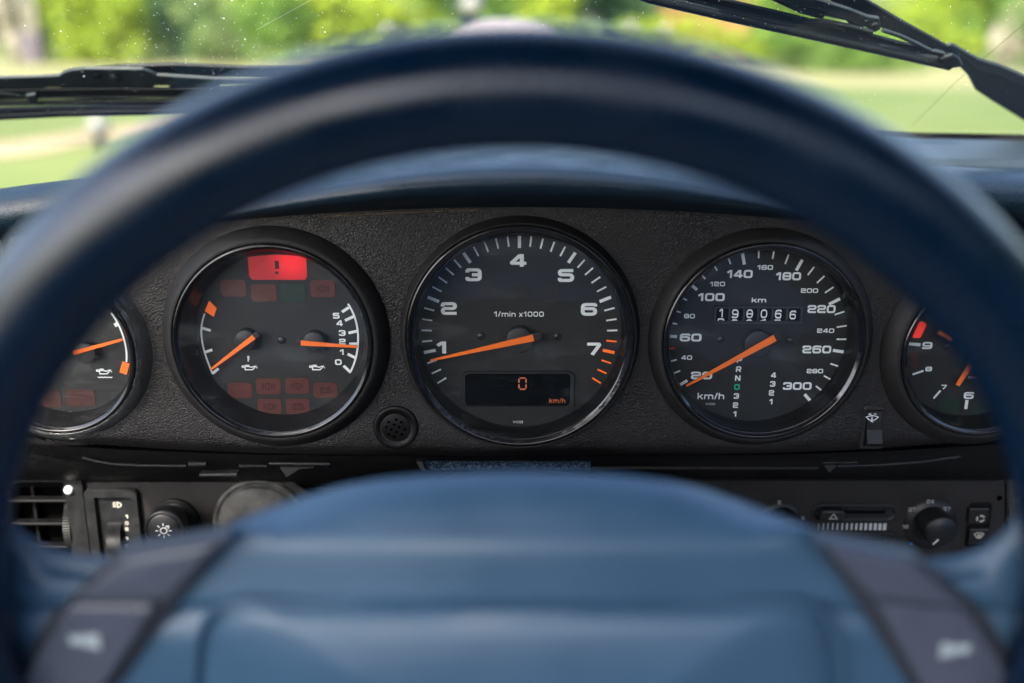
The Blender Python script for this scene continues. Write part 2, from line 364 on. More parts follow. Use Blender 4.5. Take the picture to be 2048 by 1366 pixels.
# ------------------------------------------------------------------ lettering (wide square-cornered numerals)
def glyph(ch):
    t = .2; a = t / 2; W = 1.0; L, Rr, B, T, m = a, W - a, a, 1 - a, .5
    g = {
     '0': (W, [([(L, B), (Rr, B), (Rr, T), (L, T)], 1)]),
     'O': (W, [([(L, B), (Rr, B), (Rr, T), (L, T)], 1)]),
     '1': (.62, [([(.44, 0), (.44, 1)], 0), ([(.44, T), (.30, T - .02), (.02, .66)], 0)]),
     '2': (W, [([(L, .66), (L, T), (Rr, T), (Rr, m), (L, m), (L, B), (W, B)], 0)]),
     '3': (W, [([(L, .68), (L, T), (Rr, T), (Rr, B), (L, B), (L, .32)], 0), ([(.4, m), (Rr, m)], 0)]),
     '4': (W, [([(.62, .93), (L, .32), (L + .02, .28), (W, .28)], 0), ([(.72, 0), (.72, 1)], 0), ([(.6, T), (.72, T)], 0)]),
     '5': (W, [([(W - .04, T), (L, T), (L, .56), (Rr, .56), (Rr, B), (L, B), (L, .3)], 0)]),
     '6': (W, [([(Rr, .74), (Rr, T), (L, T), (L, B), (Rr, B), (Rr, .56), (L, .56)], 0)]),
     '7': (.92, [([(0, T), (.80, T), (.80, .80), (.34, 0)], 0)]),
     '8': (W, [([(L, B), (Rr, B), (Rr, T), (L, T)], 1), ([(L, m), (Rr, m)], 0)]),
     '9': (W, [([(L, .26), (L, B), (Rr, B), (Rr, T), (L, T), (L, .44), (Rr, .44)], 0)]),
     'k': (.9, [([(L, 0), (L, 1)], 0), ([(L, .30), (.78, .74)], 0), ([(.40, .44), (.82, 0)], 0)]),
     'm': (1.45, [([(L, 0), (L, .74)], 0), ([(L, .64), (.725, .64), (.725, 0)], 0), ([(.725, .64), (1.35, .64), (1.35, 0)], 0)]),
     'n': (.9, [([(L, 0), (L, .74)], 0), ([(L, .64), (.8, .64), (.8, 0)], 0)]),
     'h': (.9, [([(L, 0), (L, 1)], 0), ([(L, .64), (.8, .64), (.8, 0)], 0)]),
     'i': (.2, [([(L, 0), (L, .70)], 0), ([(L, .84), (L, 1)], 0)]),
     'x': (.8, [([(.08, .72), (.72, 0)], 0), ([(.08, 0), (.72, .72)], 0)]),
     '/': (.55, [([(.08, 0), (.47, 1)], 0)]),
     ' ': (.3, []),
     'V': (1.1, [([(.08, 1), (.55, .06), (1.02, 1)], 0)]),
     'D': (1.05, [([(L, B), (.95, B), (.95, T), (L, T)], 1)]),
     'P': (W, [([(L, 0), (L, T), (Rr, T), (Rr, .42), (L, .42)], 0)]),
     'R': (W, [([(L, 0), (L, T), (Rr, T), (Rr, .42), (L, .42)], 0), ([(.5, .42), (.92, 0)], 0)]),
     'N': (W, [([(L, 0), (L, 1)], 0), ([(L + .02, .95), (Rr - .02, .05)], 0), ([(Rr, 0), (Rr, 1)], 0)]),
     'L': (.85, [([(L, 1), (L, B), (.85, B)], 0)]),
    }
    return g[ch]
def text(mb, s, c, h, width, z, mi=0, pen=.2, rot=0.0, rad=.22, gap=.14, wrap=None):
    """letters as flat ribbons centred on c; width fixes the overall stretch"""
    gl = [glyph(ch) for ch in s]; tot = sum(g[0] for g in gl) + gap * (len(gl) - 1); sx = width / (tot * h)
    x = -tot / 2; k = 0; cr, sr = math.cos(rot), math.sin(rot)
    for (gw, strokes), ch in zip(gl, s):
        for pts, closed in strokes:
            r_ = rad if ch not in 'D147NVxk/' else (.05 if ch != 'D' else .2)
            pp = rnd(pts, r_, 4, bool(closed)) if len(pts) > 2 else [Vector(p) for p in pts]
            # ribbon in unstretched glyph space, then stretched so that uprights are heavier than bars
            tmp = MB(); tmp.ribbon(pp, pen, 0, closed=bool(closed)); o = []
            for v in tmp.v:
                X = (v.x + x) * h * sx; Y = (v.y - .5) * h
                if wrap: o.append(wrap(X, Y, k * 2e-5))
                else: o.append(Vector((c[0] + X * cr - Y * sr, c[1] + X * sr + Y * cr, z + k * 2e-5)))
            mb.add(o, tmp.f, mi); k += 1
        x += gw + gap

ICONS = {
 'oilcan': [([(-.9, .35), (-.55, .35), (-.55, -.5), (.35, -.5), (.85, .30), (.60, .28), (.35, .05), (-.1, .22), (-.55, .22)], 0), ([(-.9, .35), (-.9, .10), (-.55, .0)], 0), ([(-.25, .25), (-.25, .5)], 0), ([(-.5, .5), (0, .5)], 0), ([(.93, .05), (.93, -.15)], 0)],
 'thermo': [([(0, 1), (0, -1)], 0), ([(0, .8), (.5, .8)], 0), ([(0, .35), (.5, .35)], 0), ([(0, -.1), (.5, -.1)], 0)],
 'waves': [([(-1, 0), (-.75, -.3), (-.5, 0), (-.25, -.3), (0, 0), (.25, -.3), (.5, 0), (.75, -.3), (1, 0)], 0)],
 'wiperfan': [([(-1, .35), (-.5, .62), (0, .7), (.5, .62), (1, .35), (.45, -.35), (-.45, -.35)], 1), ([(-.1, -.8), (.0, -.5), (-.05, .5)], 0), ([(-.7, 1.0), (-.45, 1.15), (-.2, 1.05)], 0), ([(.2, 1.05), (.45, 1.15), (.7, 1.0)], 0), ([(-.25, -.6), (.25, -.8)], 0)],
 'demist': [([(-1, .45), (-.5, .75), (0, .82), (.5, .75), (1, .45), (.4, -.6), (-.4, -.6)], 1), ([(-.3, .4), (-.15, .1), (-.3, -.25), (-.2, -.8)], 0), ([(.0, .4), (.12, .1), (0, -.25), (.05, -.8)], 0), ([(.3, .4), (.42, .1), (.3, -.25), (.3, -.8)], 0)],
 'triangle': [([(-1, -.8), (1, -.8), (0, .9)], 1)],
 'brake': [([(.55 * math.cos(a), .55 * math.sin(a)) for a in np.linspace(0, 5.9, 20)], 1), ([(-.8, .5), (-.95, 0), (-.8, -.5)], 0), ([(.8, .5), (.95, 0), (.8, -.5)], 0), ([(0, -.25), (0, .25)], 0)],
 'battery': [([(-.8, -.5), (.8, -.5), (.8, .4), (-.8, .4)], 1), ([(-.5, .4), (-.5, .6), (-.3, .6)], 0), ([(.5, .4), (.5, .6), (.3, .6)], 0), ([(-.5, 0), (-.2, 0)], 0), ([(.2, 0), (.5, 0)], 0)],
 'recirc': [([(math.cos(a) * .8, math.sin(a) * .8) for a in np.linspace(R(20), R(105), 6)], 0), ([(math.cos(a) * .8, math.sin(a) * .8) for a in np.linspace(R(140), R(225), 6)], 0), ([(math.cos(a) * .8, math.sin(a) * .8) for a in np.linspace(R(260), R(345), 6)], 0)],
 'headlamp': [([(.1, .8), (.1, -.8), (.5, -.7), (.95, -.3), (.95, .3), (.5, .7)], 1), ([(-.25, .7), (-1, .6)], 0), ([(-.25, .1), (-1, .0)], 0), ([(-.25, -.5), (-1, -.6)], 0)],
 'bulb': [([(.38 * math.cos(a), .38 * math.sin(a)) for a in np.linspace(0, 5.9, 20)], 1)] + [([(.62 * math.cos(a), .62 * math.sin(a)), (.95 * math.cos(a), .95 * math.sin(a))], 0) for a in np.linspace(0, 2 * math.pi, 9)[:-1]],
}
def icon(mb, name, c, w, h, pen, z, mi=0):
    for k, (pts, closed) in enumerate(ICONS[name]):
        mb.ribbon([(c[0] + p[0] * w / 2, c[1] + p[1] * h / 2) for p in pts], pen, z + k * 2e-5, mi, bool(closed))

# ------------------------------------------------------------------ the fascia of the dashboard
DIALZ = -.0085; BEZZ = .0105; GLZ = .0088
GA = {  # centre (photo position), radius at the face, bezel outer, glass, dial radius
 'left':  (118, 699, .0530, .0458, .0428, .0385),
 'oil':   (553.5, 677.5, .0626, .0546, .0516, .0462),
 'tach':  (1040, 669.5, .0658, .0622, .0580, .0558),
 'speed': (1520, 678, .0617, .0552, .0520, .0498),
 'clock': (1957, 702, .0545, .0462, .0432, .0400),
}
for k, g in list(GA.items()): GA[k] = (DF.at(g[0], g[1], 0),) + g[2:]
XS = list(range(-160, 2221, 20))
yseam = lambda x: 418 + .000075 * (x - 1040) ** 2
def ybot(x): return 926 - 26 * (abs(x - 1035) / 985.0) ** 3.2
def fascia():
    outline = [DF.at(x, yseam(x) - 22, 0) for x in XS] + [DF.at(x, ybot(x) + 6, 0) for x in reversed(XS)]
    pts = [Vector((p.x, p.y)) for p in outline]; n = len(pts)
    edges = [(i, (i + 1) % n) for i in range(n)]
    bot = {}
    holes = []
    for k, g in GA.items():
        o = len(pts); N = 96; holes.append((g[0], g[1] - .0012))
        for i in range(N):
            a = 2 * math.pi * i / N; pts.append(Vector((g[0].x + (g[1] - .0012) * math.cos(a), g[0].y + (g[1] - .0012) * math.sin(a))))
        edges += [(o + i, o + (i + 1) % N) for i in range(N)]
    bx = [DF.at(x, 0, 0).x for x in XS]; by = [DF.at(x, ybot(x), 0).y for x in XS]; ty = [DF.at(x, yseam(x) - 22, 0).y for x in XS]
    xmin, xmax = bx[0], bx[-1]
    for i in range(150):
        x = xmin + (xmax - xmin) * (i + .5) / 150
        b = interp(x, bx, by); t = interp(x, bx, ty)
        for d in (.0006, .0014, .0024, .0036, .005, .0066, .0085, .0105, .013, .017, .022): 
            y = b + d
            if all((Vector((x, y)) - Vector((c.x, c.y))).length > r + .0008 for c, r in holes): pts.append(Vector((x, y)))
        y = b + .03
        while y < t - .003:
            if all((Vector((x, y)) - Vector((c.x, c.y))).length > r + .002 for c, r in holes): pts.append(Vector((x + random.uniform(-.0006, .0006), y)))
            y += .009
    v, e, f, *_ = delaunay_2d_cdt(pts, edges, [], 0, 1e-7)
    poly = [Vector((p.x, p.y)) for p in outline]
    ok = []
    for t in f:
        c = sum((v[i] for i in t), Vector((0, 0))) / len(t)
        if any((c - Vector((h.x, h.y))).length < r - 1e-5 for h, r in holes): continue
        if c.y < interp(c.x, bx, by) - .0016 or c.y > interp(c.x, bx, ty): continue
        ok.append(list(t))
    mb = MB(); vs_ = []
    for p in v:
        d = p.y - interp(p.x, bx, by); z = 0
        if d < .011: q = (.011 - max(d, -.002)) / .011; z = -.016 * (1 - math.sqrt(max(0, 1 - min(q, 1) ** 2))) - .002 * max(0, q - 1) * 10
        # gentle swelling between the instruments
        z += .0012 * math.exp(-((p.y - (interp(p.x, bx, by) + .016)) / .012) ** 2)
        for g, r in holes:
            dd = (p - Vector((g.x, g.y))).length - r
            if dd < .006 and z > 0: z *= max(0, dd / .006)
        vs_.append(Vector((p.x, p.y, z)))
    mb.add(vs_, ok, 0, True)
    return mb
dash = Thing('dashboard', 'navy padded dashboard with black grained instrument fascia across the whole picture', 'dashboard', DF, DF.at(1040, 930, 0))
dash.part('instrument_fascia', fascia(), M['fascia'], label='black grained vinyl fascia holding the five round gauges')

def hood():
    mb = MB(); rows = []
    fr = [(-.17, -.10), (-.10, -.03), (-.055, 0), (-.03, .04), (-.004, .12), (.018, .23), (.034, .38), (.042, .54), (.042, .68), (.034, .79), (.018, .88), (.002, .955), (-.012, 1.06)]
    for z, q in fr:
        row = []
        for x in range(330, 1761, 22):
            ys = yseam(x); kq = min(1, max(0, q) / .3); yt = 287 + (.00011 + .00026 * kq) * (x - 1035) ** 2; yt = min(yt, ys - 12)
            zz = z * (1 if z < 0 else min(1, max(.0, (ys - yt) / 110)))
            row.append(DF.at(x, yt + q * (ys - yt), zz))
        rows.append(row)
    mb.grid(rows); return mb
dash.part('binnacle_hood', hood(), M['navy'], label='navy padded hood arching over the gauges')
mb = MB()
for i in range(66):                                     # stitched seam under the hood
    x = 648 + i * 4.7
    a = DF.at(x, yseam(x) + .8 - (x - 640) * .006 + 3, .0016); b = DF.at(x + 3.2, yseam(x) + .8 - (x - 640) * .006 + 3, .0016)
    mb.tube([a, b], .00032, 5)
dash.part('seam_stitching', mb, M['thread'])

def toppad():
    mb = MB(); rows = []
    prof = [(-.150, 338), (-.095, 334), (-.075, 336), (-.062, 342), (-.052, 352), (-.045, 366), (-.041, 384), (-.040, 404), (-.043, 424), (-.050, 442), (-.062, 455), (-.075, 462), (-.09, 480)]
    for z, py in prof:
        row = []
        for x in range(-260, 2340, 26):
            y = py
            if x < 460:
                y = py + 5 + 30 * max(0, (330 - x) / 330) ** 1.6
                if z < -.07: y += 14
            if x > 1700: y += (x - 1900) * .035
            if 330 < x < 1760: y = max(y, 300 + .00035 * (x - 1035) ** 2 + (py - 338) * .6) if not (x > 1640 or x < 420) else y
            row.append(DF.at(x, y, z))
        rows.append(row)
    mb.grid(rows); return mb
dash.part('top_pad', toppad(), M['navy'], label='navy padded roll running the full width below the windscreen')
def ledge():
    mb = MB(); rows = []
    for z, py in ((-.192, 266), (-.190, 277), (-.184, 278.5), (-.172, 282), (-.150, 298), (-.128, 312), (-.121, 317), (-.117, 321), (-.1155, 329), (-.108, 334), (-.100, 350)):
        row = []
        for x in range(1250, 2340, 30):
            dip = 30 * max(0, (1660 - x) / 400)
            row.append(DF.at(x, py + dip + (x - 1900) * .02, z))
        rows.append(row)
    mb.grid(rows[:2], 1); mb.grid(rows[1:], 0); return mb
dash.part('windscreen_ledge', ledge(), [grain(mat('slate_ledge_vinyl', (.022, .033, .042), .5, .5), 600, .00015, .5), M['black']], label='slate ledge with black seal between the dashboard and windscreen')

# strips and shelf under the fascia
mb = MB()
rows = [[DF.at(x, ybot(x) - 14, -.020) for x in XS], [DF.at(x, ybot(x) + 8, -.021) for x in XS], [DF.at(x, 952, -.034) for x in XS], [DF.at(x, 975, -.055) for x in XS]]
mb.grid(rows); dash.part('lower_recess', mb, M['black'])
def strip(pts, r, z, name, m, flat=1):
    mb = MB(); mb.tube([DF.at(x, y, z) for x, y in pts], r, 8, flat=flat); dash.part(name, mb, m)
strip([(165, 915), (190, 922), (225, 928), (280, 931), (373, 932)], .0009, -.016, 'trim_strip', M['rubber'])
strip([(378, 928), (413, 928)], .0016, -.014, 'trim_clip', M['rubber'])
strip([(478, 932), (535, 932)], .0010, -.016, 'trim_strip', M['rubber'])
strip([(538, 927), (660, 928)], .0012, -.013, 'trim_strip', M['plastic'])
strip([(1185, 936), (1400, 936), (1635, 936)], .0012, -.016, 'trim_strip', M['rubber'])
strip([(1645, 925), (1715, 925)], .0009, -.012, 'trim_clip', M['plastic'])
strip([(1675, 932), (1760, 930), (1840, 924), (1920, 913)], .0010, -.015, 'trim_strip', M['plastic'])
mb = MB(); mb.prism(pxs(DF, [(1646, 929), (1674, 929), (1658, 944)], -.012), -.014, -.011); dash.part('trim_pointer', mb, M['alu'])
mb = MB(); mb.prism(pxs(DF, [(560, 934), (628, 934), (598, 937), (574, 953)], -.012), -.015, -.011); dash.part('trim_pointer', mb, M['alu'])
mb = MB(); mb.prism(pxs(DF, [(400, 946), (476, 944), (476, 951), (400, 951)], -.020), -.024, -.018, bevel=.0006); dash.part('trim_ledge', mb, M['alu'])
mb = MB(); rows = []
for q in range(5):
    rows.append([DF.at(836 + 345 * i / 40 + (10 * (q / 4) if i == 0 else 0), 922 + 18 * q / 4, -.012 - .002 * math.sin(q / 4 * math.pi)) for i in range(41)])
mb.grid(rows); dash.part('carpet_strip', mb, M['carpet'], label='blue flecked carpet edge showing under the middle gauge')
mb = MB(); mb.prism(pxs(DF, [(833, 922), (845, 922), (852, 939), (843, 939)], -.011), -.013, -.0095); dash.part('carpet_edging', mb, M['alu'])

# lower boards
LZ = -.045
mb = MB(); mb.prism(pxs(DF, [(168, 948), (575, 952), (600, 975), (640, 1000), (1000, 1010), (1000, 1300), (168, 1300)], LZ), LZ - .02, LZ, bevel=.002)
dash.part('knee_board', mb, M['panel'], label='black leather-grained lower board left of the column')
mb = MB(); mb.prism(pxs(DF, [(575, 950), (1340, 950), (1340, 1300), (575, 1300)], LZ - .012), LZ - .03, LZ - .012, bevel=.002)
dash.part('knee_board', mb, M['panel'])
mb = MB(); mb.prism(pxs(DF, [(2018, 945), (2300, 945), (2300, 1300), (2018, 1300)], LZ + .006), LZ - .02, LZ + .006, bevel=.003)
dash.part('console_side', mb, grain(mat('side_leather', (.04, .042, .045), .5), 350, .0005, 1))
mb = MB(); mb.prism(pxs(DF, [(-300, 930), (22, 945), (22, 1300), (-300, 1300)], LZ - .002), LZ - .03, LZ - .002, bevel=.003)
dash.part('knee_board', mb, M['panel'])
# wall of the dashboard behind everything, so nothing outside shows under the fascia
mb = MB(); mb.prism([(-.50, -.35), (.62, -.35), (.62, .055), (-.50, .055)], -.12, -.10); dash.part('bulkhead', mb, M['black'])

# ------------------------------------------------------------------ gauges
GGROUP = 'round instruments in the dashboard'
def gauge(key, label, cat, glassmat, dialshift=(0, 0)):
    c, rb, ro, rg, rd = GA[key]
    T = Thing('instrument_gauge', label, cat, DF, c, GGROUP)
    mb = MB()
    # flexible rubber collar rising from the fascia to the bezel
    mb.lathe(c, [(rb - .0014, -.002), (rb, -.0004), (rb + .0003, .0006), (rb - .0002, .0016), (rb - (rb - ro) * .30, .0050), (rb - (rb - ro) * .62, .0082), (ro + .0006, .0098), (ro + .0001, .0092), (ro - .0001, .004)], 128)
    T.part('rubber_collar', mb, M['rubber'])
    mb = MB()
    prof = [(ro, .003), (ro, BEZZ - .0022), (ro - .0003, BEZZ - .0008), (ro - .0011, BEZZ), (ro - .0020, BEZZ - .0004), (rg + .0006, BEZZ - .0014), (rg + .0001, BEZZ - .0016), (rg - .0003, GLZ - .0008)]
    mb.lathe(c, prof, 160); T.part('bezel', mb, M['bezel'])
    mb = MB(); mb.lathe(c, [(rg - .0003, GLZ - .0008), (rg - .0010, GLZ - .002), (rd + .0035, DIALZ + .006), (rd + .0012, DIALZ + .0035), (rd + .0008, DIALZ - .0005)], 128)
    T.part('inner_wall', mb, M['wall'])
    mb = MB(); mb.disc(c, rd + .002, DIALZ, 96); T.part('dial_face', mb, M['dial'])
    mb = MB(); N = 96; rows = []
    for q in (0, .35, .7, 1): rows.append([Vector((c.x + rg * q * math.cos(2 * math.pi * k / N), c.y + rg * q * math.sin(2 * math.pi * k / N), GLZ)) for k in range(N)])
    mb.disc(c, rg, GLZ, 96); T.part('glass', mb, glassmat)
    return T
def dz(k=1): return DIALZ + .00025 * k
def A(px, py, z=None): return DF.at(px, py, dz() if z is None else z)
def needle(T, pivot, tip, tail, wtip, wtail, z, hubr, tail_len=14, name='needle', hub=True):
    """pivot, tip and tail as photographed positions"""
    P = DF.at(*pivot, z); a = DF.at(*tip, z); b = DF.at(*tail, z)
    d = (a - b); d.z = 0; d.normalize(); nn = Vector((-d.y, d.x, 0))
    mb = MB(); wt = wtip * S / 2; wb = wtail * S / 2
    mb.prism([a + nn * wt, b + nn * wb, b - nn * wb, a - nn * wt], z - .0006, z + .0004, bevel=.00012)
    N = T.part(name, mb, M['needle'])
    if hub:
        mb = MB(); e = b - d * tail_len * S; w2 = wb * 1.05
        mb.prism(rnd([b + nn * w2, e + nn * w2, e - nn * w2, b - nn * w2], .0012), z - .0008, z + .0002, bevel=.0003)
        mb.lathe((P.x, P.y), [(hubr * S, DIALZ), (hubr * S, z - .0016), (hubr * S * .96, z - .0011), (hubr * S * .9, z - .00085), (0.00001, z - .00085)], 48)
        T.part('hub', mb, M['hub'], N)
    return N
def screw(T, px, py, r=8):
    c = A(px, py); mb = MB(); rr = r * S
    mb.lathe(c, [(rr, 0), (rr * .95, .0008), (rr * .6, .0013), (.00001, .0014)], 24, z0=DIALZ)
    a = random.uniform(0, 3); d = Vector((math.cos(a), math.sin(a))) * rr * .85; nn = Vector((-d.y, d.x)) * .16; cc = Vector((c.x, c.y))
    mb.add([(*(cc + d + nn), DIALZ + .00155), (*(cc - d + nn), DIALZ + .00155), (*(cc - d - nn), DIALZ + .00155), (*(cc + d - nn), DIALZ + .00155)], [(0, 1, 2, 3)], 1)
    T.part('screw', mb, [M['screw'], M['black']])
def lamp(T, x0, x1, y0, y1, m, sym=None, sm='lampdark', label=None, r=7):
    a = A(x0 + 1.5, y1 - 1.5); b = A(x1 - 1.5, y0 + 1.5); mb = MB()
    mb.prism(rrect(a.x, b.x, a.y, b.y, r * S, 4), DIALZ, DIALZ + .0003)
    if sym: icon(mb, sym, ((a.x + b.x) / 2, (a.y + b.y) / 2), (b.x - a.x) * .5, (b.y - a.y) * .65, .00055, DIALZ + .00035, 1)
    return T.part('warning_lamp', mb, [m, M[sm]], label=label)
def lamp_quad(T, pts, m, label=None):
    mb = MB(); mb.prism(rnd([A(*p) for p in pts], 5 * S), DIALZ, DIALZ + .0003); return T.part('warning_lamp', mb, m, label=label)
def tick(mb, p0, p1, wpx, mi=0, k=1):
    a = A(*p0, dz(k)); b = A(*p1, dz(k)); mb.ribbon([a, b], wpx * S, dz(k), mi)

# --- tachometer
T = gauge('tach', 'large middle rev counter numbered 1 to 7 with digital speed display', 'rev counter', glass('gauge_glass_clear', 1, .004, .012))
mb = MB(); tc_ = A(1038.5, 666); Rt = 195.5 * S * (DIST - DIALZ) / DIST * 1.0
for i in range(2, 39):
    v = i * .2
    ang = R((v - 4) * 34.0); major = i % 5 == 0; r0 = Rt - (24.5 if major else 21) * S; w_ = (6.4 if major else 3.4)
    if v > 6.9 and major: w_ = 6.4
    if i < 2: continue
    s_, c_ = math.sin(ang), math.cos(ang)
    mb.ribbon([(tc_.x + s_ * r0, tc_.y + c_ * r0), (tc_.x + s_ * Rt, tc_.y + c_ * Rt)], w_ * S, dz(), 1 if v > 6.75 else 0)
T.part('scale_print', mb, [M['print'], M['orange']])
mb = MB(); k = 0
for s, x, y, wd, ht in (('1', 884, 695, 20, 25), ('2', 897.7, 617, 31, 25), ('3', 947, 549.5, 31, 25), ('4', 1036.5, 521, 32, 25), ('5', 1132, 551, 31, 25), ('6', 1178, 618.7, 31, 25), ('7', 1188, 697.7, 28, 25)):
    mb = MB(); text(mb, s, A(x, y), ht * S, wd * S, dz(), pen=.25); T.part('numeral', mb, M['print'])
mb = MB(); text(mb, '1/min x1000', A(1038, 628), 10.5 * S, 100 * S, dz(), pen=.17, gap=.2)
T.part('unit_print', mb, M['print'])
mb = MB(); text(mb, 'VDO', A(1035.5, 844), 5.2 * S, 21 * S, dz(), pen=.15); T.part('maker_print', mb, M['print'])
mb = MB()
for sx, cx in ((-1, 983), (1, 1098)):
    c = A(cx, 583); mb = MB(); mb.prism([(c.x + sx * a * S, c.y + b * S) for a, b in ((-13, 7), (0, 7), (0, 16), (18, 0), (0, -16), (0, -7), (-13, -7))], DIALZ, DIALZ + .0002); T.part('indicator_arrow', mb, M['lampolive'])
lamp(T, 1019, 1058, 569, 599, M['lampolive'], r=2)
# digital display
a = A(925, 821); b = A(1150, 741); mb = MB()
out = rrect(a.x, b.x, a.y, b.y, 14 * S, 6); i0 = A(931.5, 811.5); i1 = A(1141, 746.5); inn = rrect(i0.x, i1.x, i0.y, i1.y, 9 * S, 6)
rows = [[Vector((p[0], p[1], DIALZ)) for p in out], [Vector((p[0], p[1], DIALZ + .0020)) for p in rrect(a.x + 2 * S, b.x - 2 * S, a.y + 2 * S, b.y - 2 * S, 12 * S, 6)], [Vector((p[0], p[1], DIALZ + .0020)) for p in rrect(i0.x - 1 * S, i1.x + 1 * S, i0.y - 1 * S, i1.y + 1 * S, 10 * S, 6)], [Vector((p[0], p[1], DIALZ + .0003)) for p in inn]]
mb.grid(rows, 0, False, closeu=True)
D_ = T.part('digital_display', mb, M['dial'])
mb = MB(); mb.add([Vector((p[0], p[1], DIALZ + .0003)) for p in inn], [list(range(len(inn)))])
T.part('display_screen', mb, M['lcd'], D_)
mb = MB(); c = A(1045, 767); H = 12 * S; W_ = 7.2 * S; q = .0009
for (x0, y0), (x1, y1) in (((-1, 1), (1, 1)), ((1, 1), (1, 0)), ((1, 0), (1, -1)), ((1, -1), (-1, -1)), ((-1, -1), (-1, 0)), ((-1, 0), (-1, 1))):
    p = Vector((c.x + x0 * W_, c.y + y0 * H)); r_ = Vector((c.x + x1 * W_, c.y + y1 * H)); d = (r_ - p).normalized() * .00045; 
    mb.ribbon([p + d, r_ - d], .0008, DIALZ + .00045)
text(mb, 'km/h', A(1114.5, 801), 10.5 * S, 33 * S, DIALZ + .00045, pen=.15, gap=.2)
T.part('display_digits', mb, M['segment'], D_)
screw(T, 961.5, 672); screw(T, 1114.5, 673)
needle(T, (1039, 682), (860.5, 721), (1067, 675.5), 3.5, 14, DIALZ + .0075, 27, 17)
mb = MB(); c = A(1062, 866); mb.prism([(c.x - .0008, c.y), (c.x + .0006, c.y + .0004), (c.x + .0010, c.y - .0005)], DIALZ + .004, DIALZ + .0042); T.part('debris', mb, M['thread'])

# --- speedometer
T = gauge('speed', 'speedometer numbered 20 to 300 with mileage counter, right of the rev counter', 'speedometer', glass('gauge_glass_faint', 1, .004, .010))
tab = {20: -122.5, 30: -113.5, 40: -105, 50: -96.5, 60: -88, 70: -79, 80: -70.5, 90: -61, 100: -51, 110: -41.8, 120: -32, 130: -22, 140: -12.8, 150: -2.5, 160: 7, 170: 16.6, 180: 26, 190: 35, 200: 44, 210: 53.5, 220: 62.5, 230: 71.5, 240: 81, 250: 90, 260: 98.5, 270: 108.6, 280: 118.6, 290: 128, 300: 138}
mb = MB(); sc = A(1514, 678.5); Rs = 179 * S * (DIST - DIALZ) / DIST
for v, ang in tab.items():
    major = v % 40 == 20; ln = 24 if (major and v > 130) else (19 if major else (20 if v > 160 else 15)); w_ = 6.2 if major else 3.2
    s_, c_ = math.sin(R(ang)), math.cos(R(ang)); r0 = Rs - ln * S
    mb.ribbon([(sc.x + s_ * r0, sc.y + c_ * r0), (sc.x + s_ * Rs, sc.y + c_ * Rs)], w_ * S, dz(), 1 if v == 50 else 0)
T.part('scale_print', mb, [M['print'], M['redink']])
mb = MB()
for s, zx, zy, wd in (('20', 322, 828, 122), ('60', 260, 612, 123), ('100', 378, 382, 150), ('140', 540, 250, 143), ('180', 817, 263, 140), ('220', 1005, 450, 158), ('260', 978, 680, 165), ('300', 867, 888, 165)):
    text(mb, s, A(1290 + zx / 2.846, 460 + zy / 2.846), 15.8 * S, wd / 2.846 * S, dz(), pen=.24); T.part('numeral', mb, M['print']); mb = MB()
for s, zx, zy, wd in (('40', 237, 726, 62), ('80', 253, 490, 62), ('120', 413, 307, 85), ('160', 684, 213, 88), ('200', 936, 345, 98), ('240', 1028, 573, 98), ('280', 967, 803, 95)):
    text(mb, s, A(1290 + zx / 2.846, 460 + zy / 2.846), 9.2 * S, wd / 2.846 * S, dz(), pen=.22); T.part('numeral', mb, M['print']); mb = MB()
text(mb, 'km', A(1518, 600), 9.5 * S, 29 * S, dz(), pen=.2); T.part('unit_print', mb, M['print']); mb = MB()
text(mb, 'km/h', A(1421.8, 792), 13.5 * S, 55 * S, dz(), pen=.2); T.part('unit_print', mb, M['print']); mb = MB()
text(mb, 'VDO', A(1420.7, 808), 4.6 * S, 20 * S, dz(), pen=.15); T.part('maker_print', mb, M['print'])
for s, zx, zy in (('P', 538, 740), ('R', 533, 792), ('N', 528, 843), ('3', 520, 945), ('2', 515, 997), ('1', 512, 1047), ('4', 732, 826), ('3', 727, 876), ('2', 720, 927), ('1', 718, 977)):
    mb = MB(); text(mb, s, A(1290 + zx / 2.846, 460 + zy / 2.846), 11.5 * S, (10.5 if s != '1' else 7) * S, dz(), pen=.24); T.part('gear_letter', mb, M['print'])
mb = MB(); text(mb, 'D', A(1474, 773.8), 11.5 * S, 11 * S, dz(), pen=.25); T.part('gear_letter', mb, M['green'], label='green gear letter D'); mb = MB()
for pts, sg in (((607, 742), (605, 792), (600, 847), (597, 896), (592, 945), (587, 997), (582, 1048)), -1), (((667, 822), (662, 872), (657, 924), (652, 973)), 1):
    for zx, zy in pts:
        c = A(1290 + zx / 2.846, 460 + zy / 2.846); mb.add([(c.x + sg * 3 * S, c.y, dz()), (c.x - sg * 2.6 * S, c.y + 3 * S, dz()), (c.x - sg * 2.6 * S, c.y - 3 * S, dz())], [(0, 1, 2)])
T.part('gear_pointer', mb, M['lampolive'], kind='stuff')
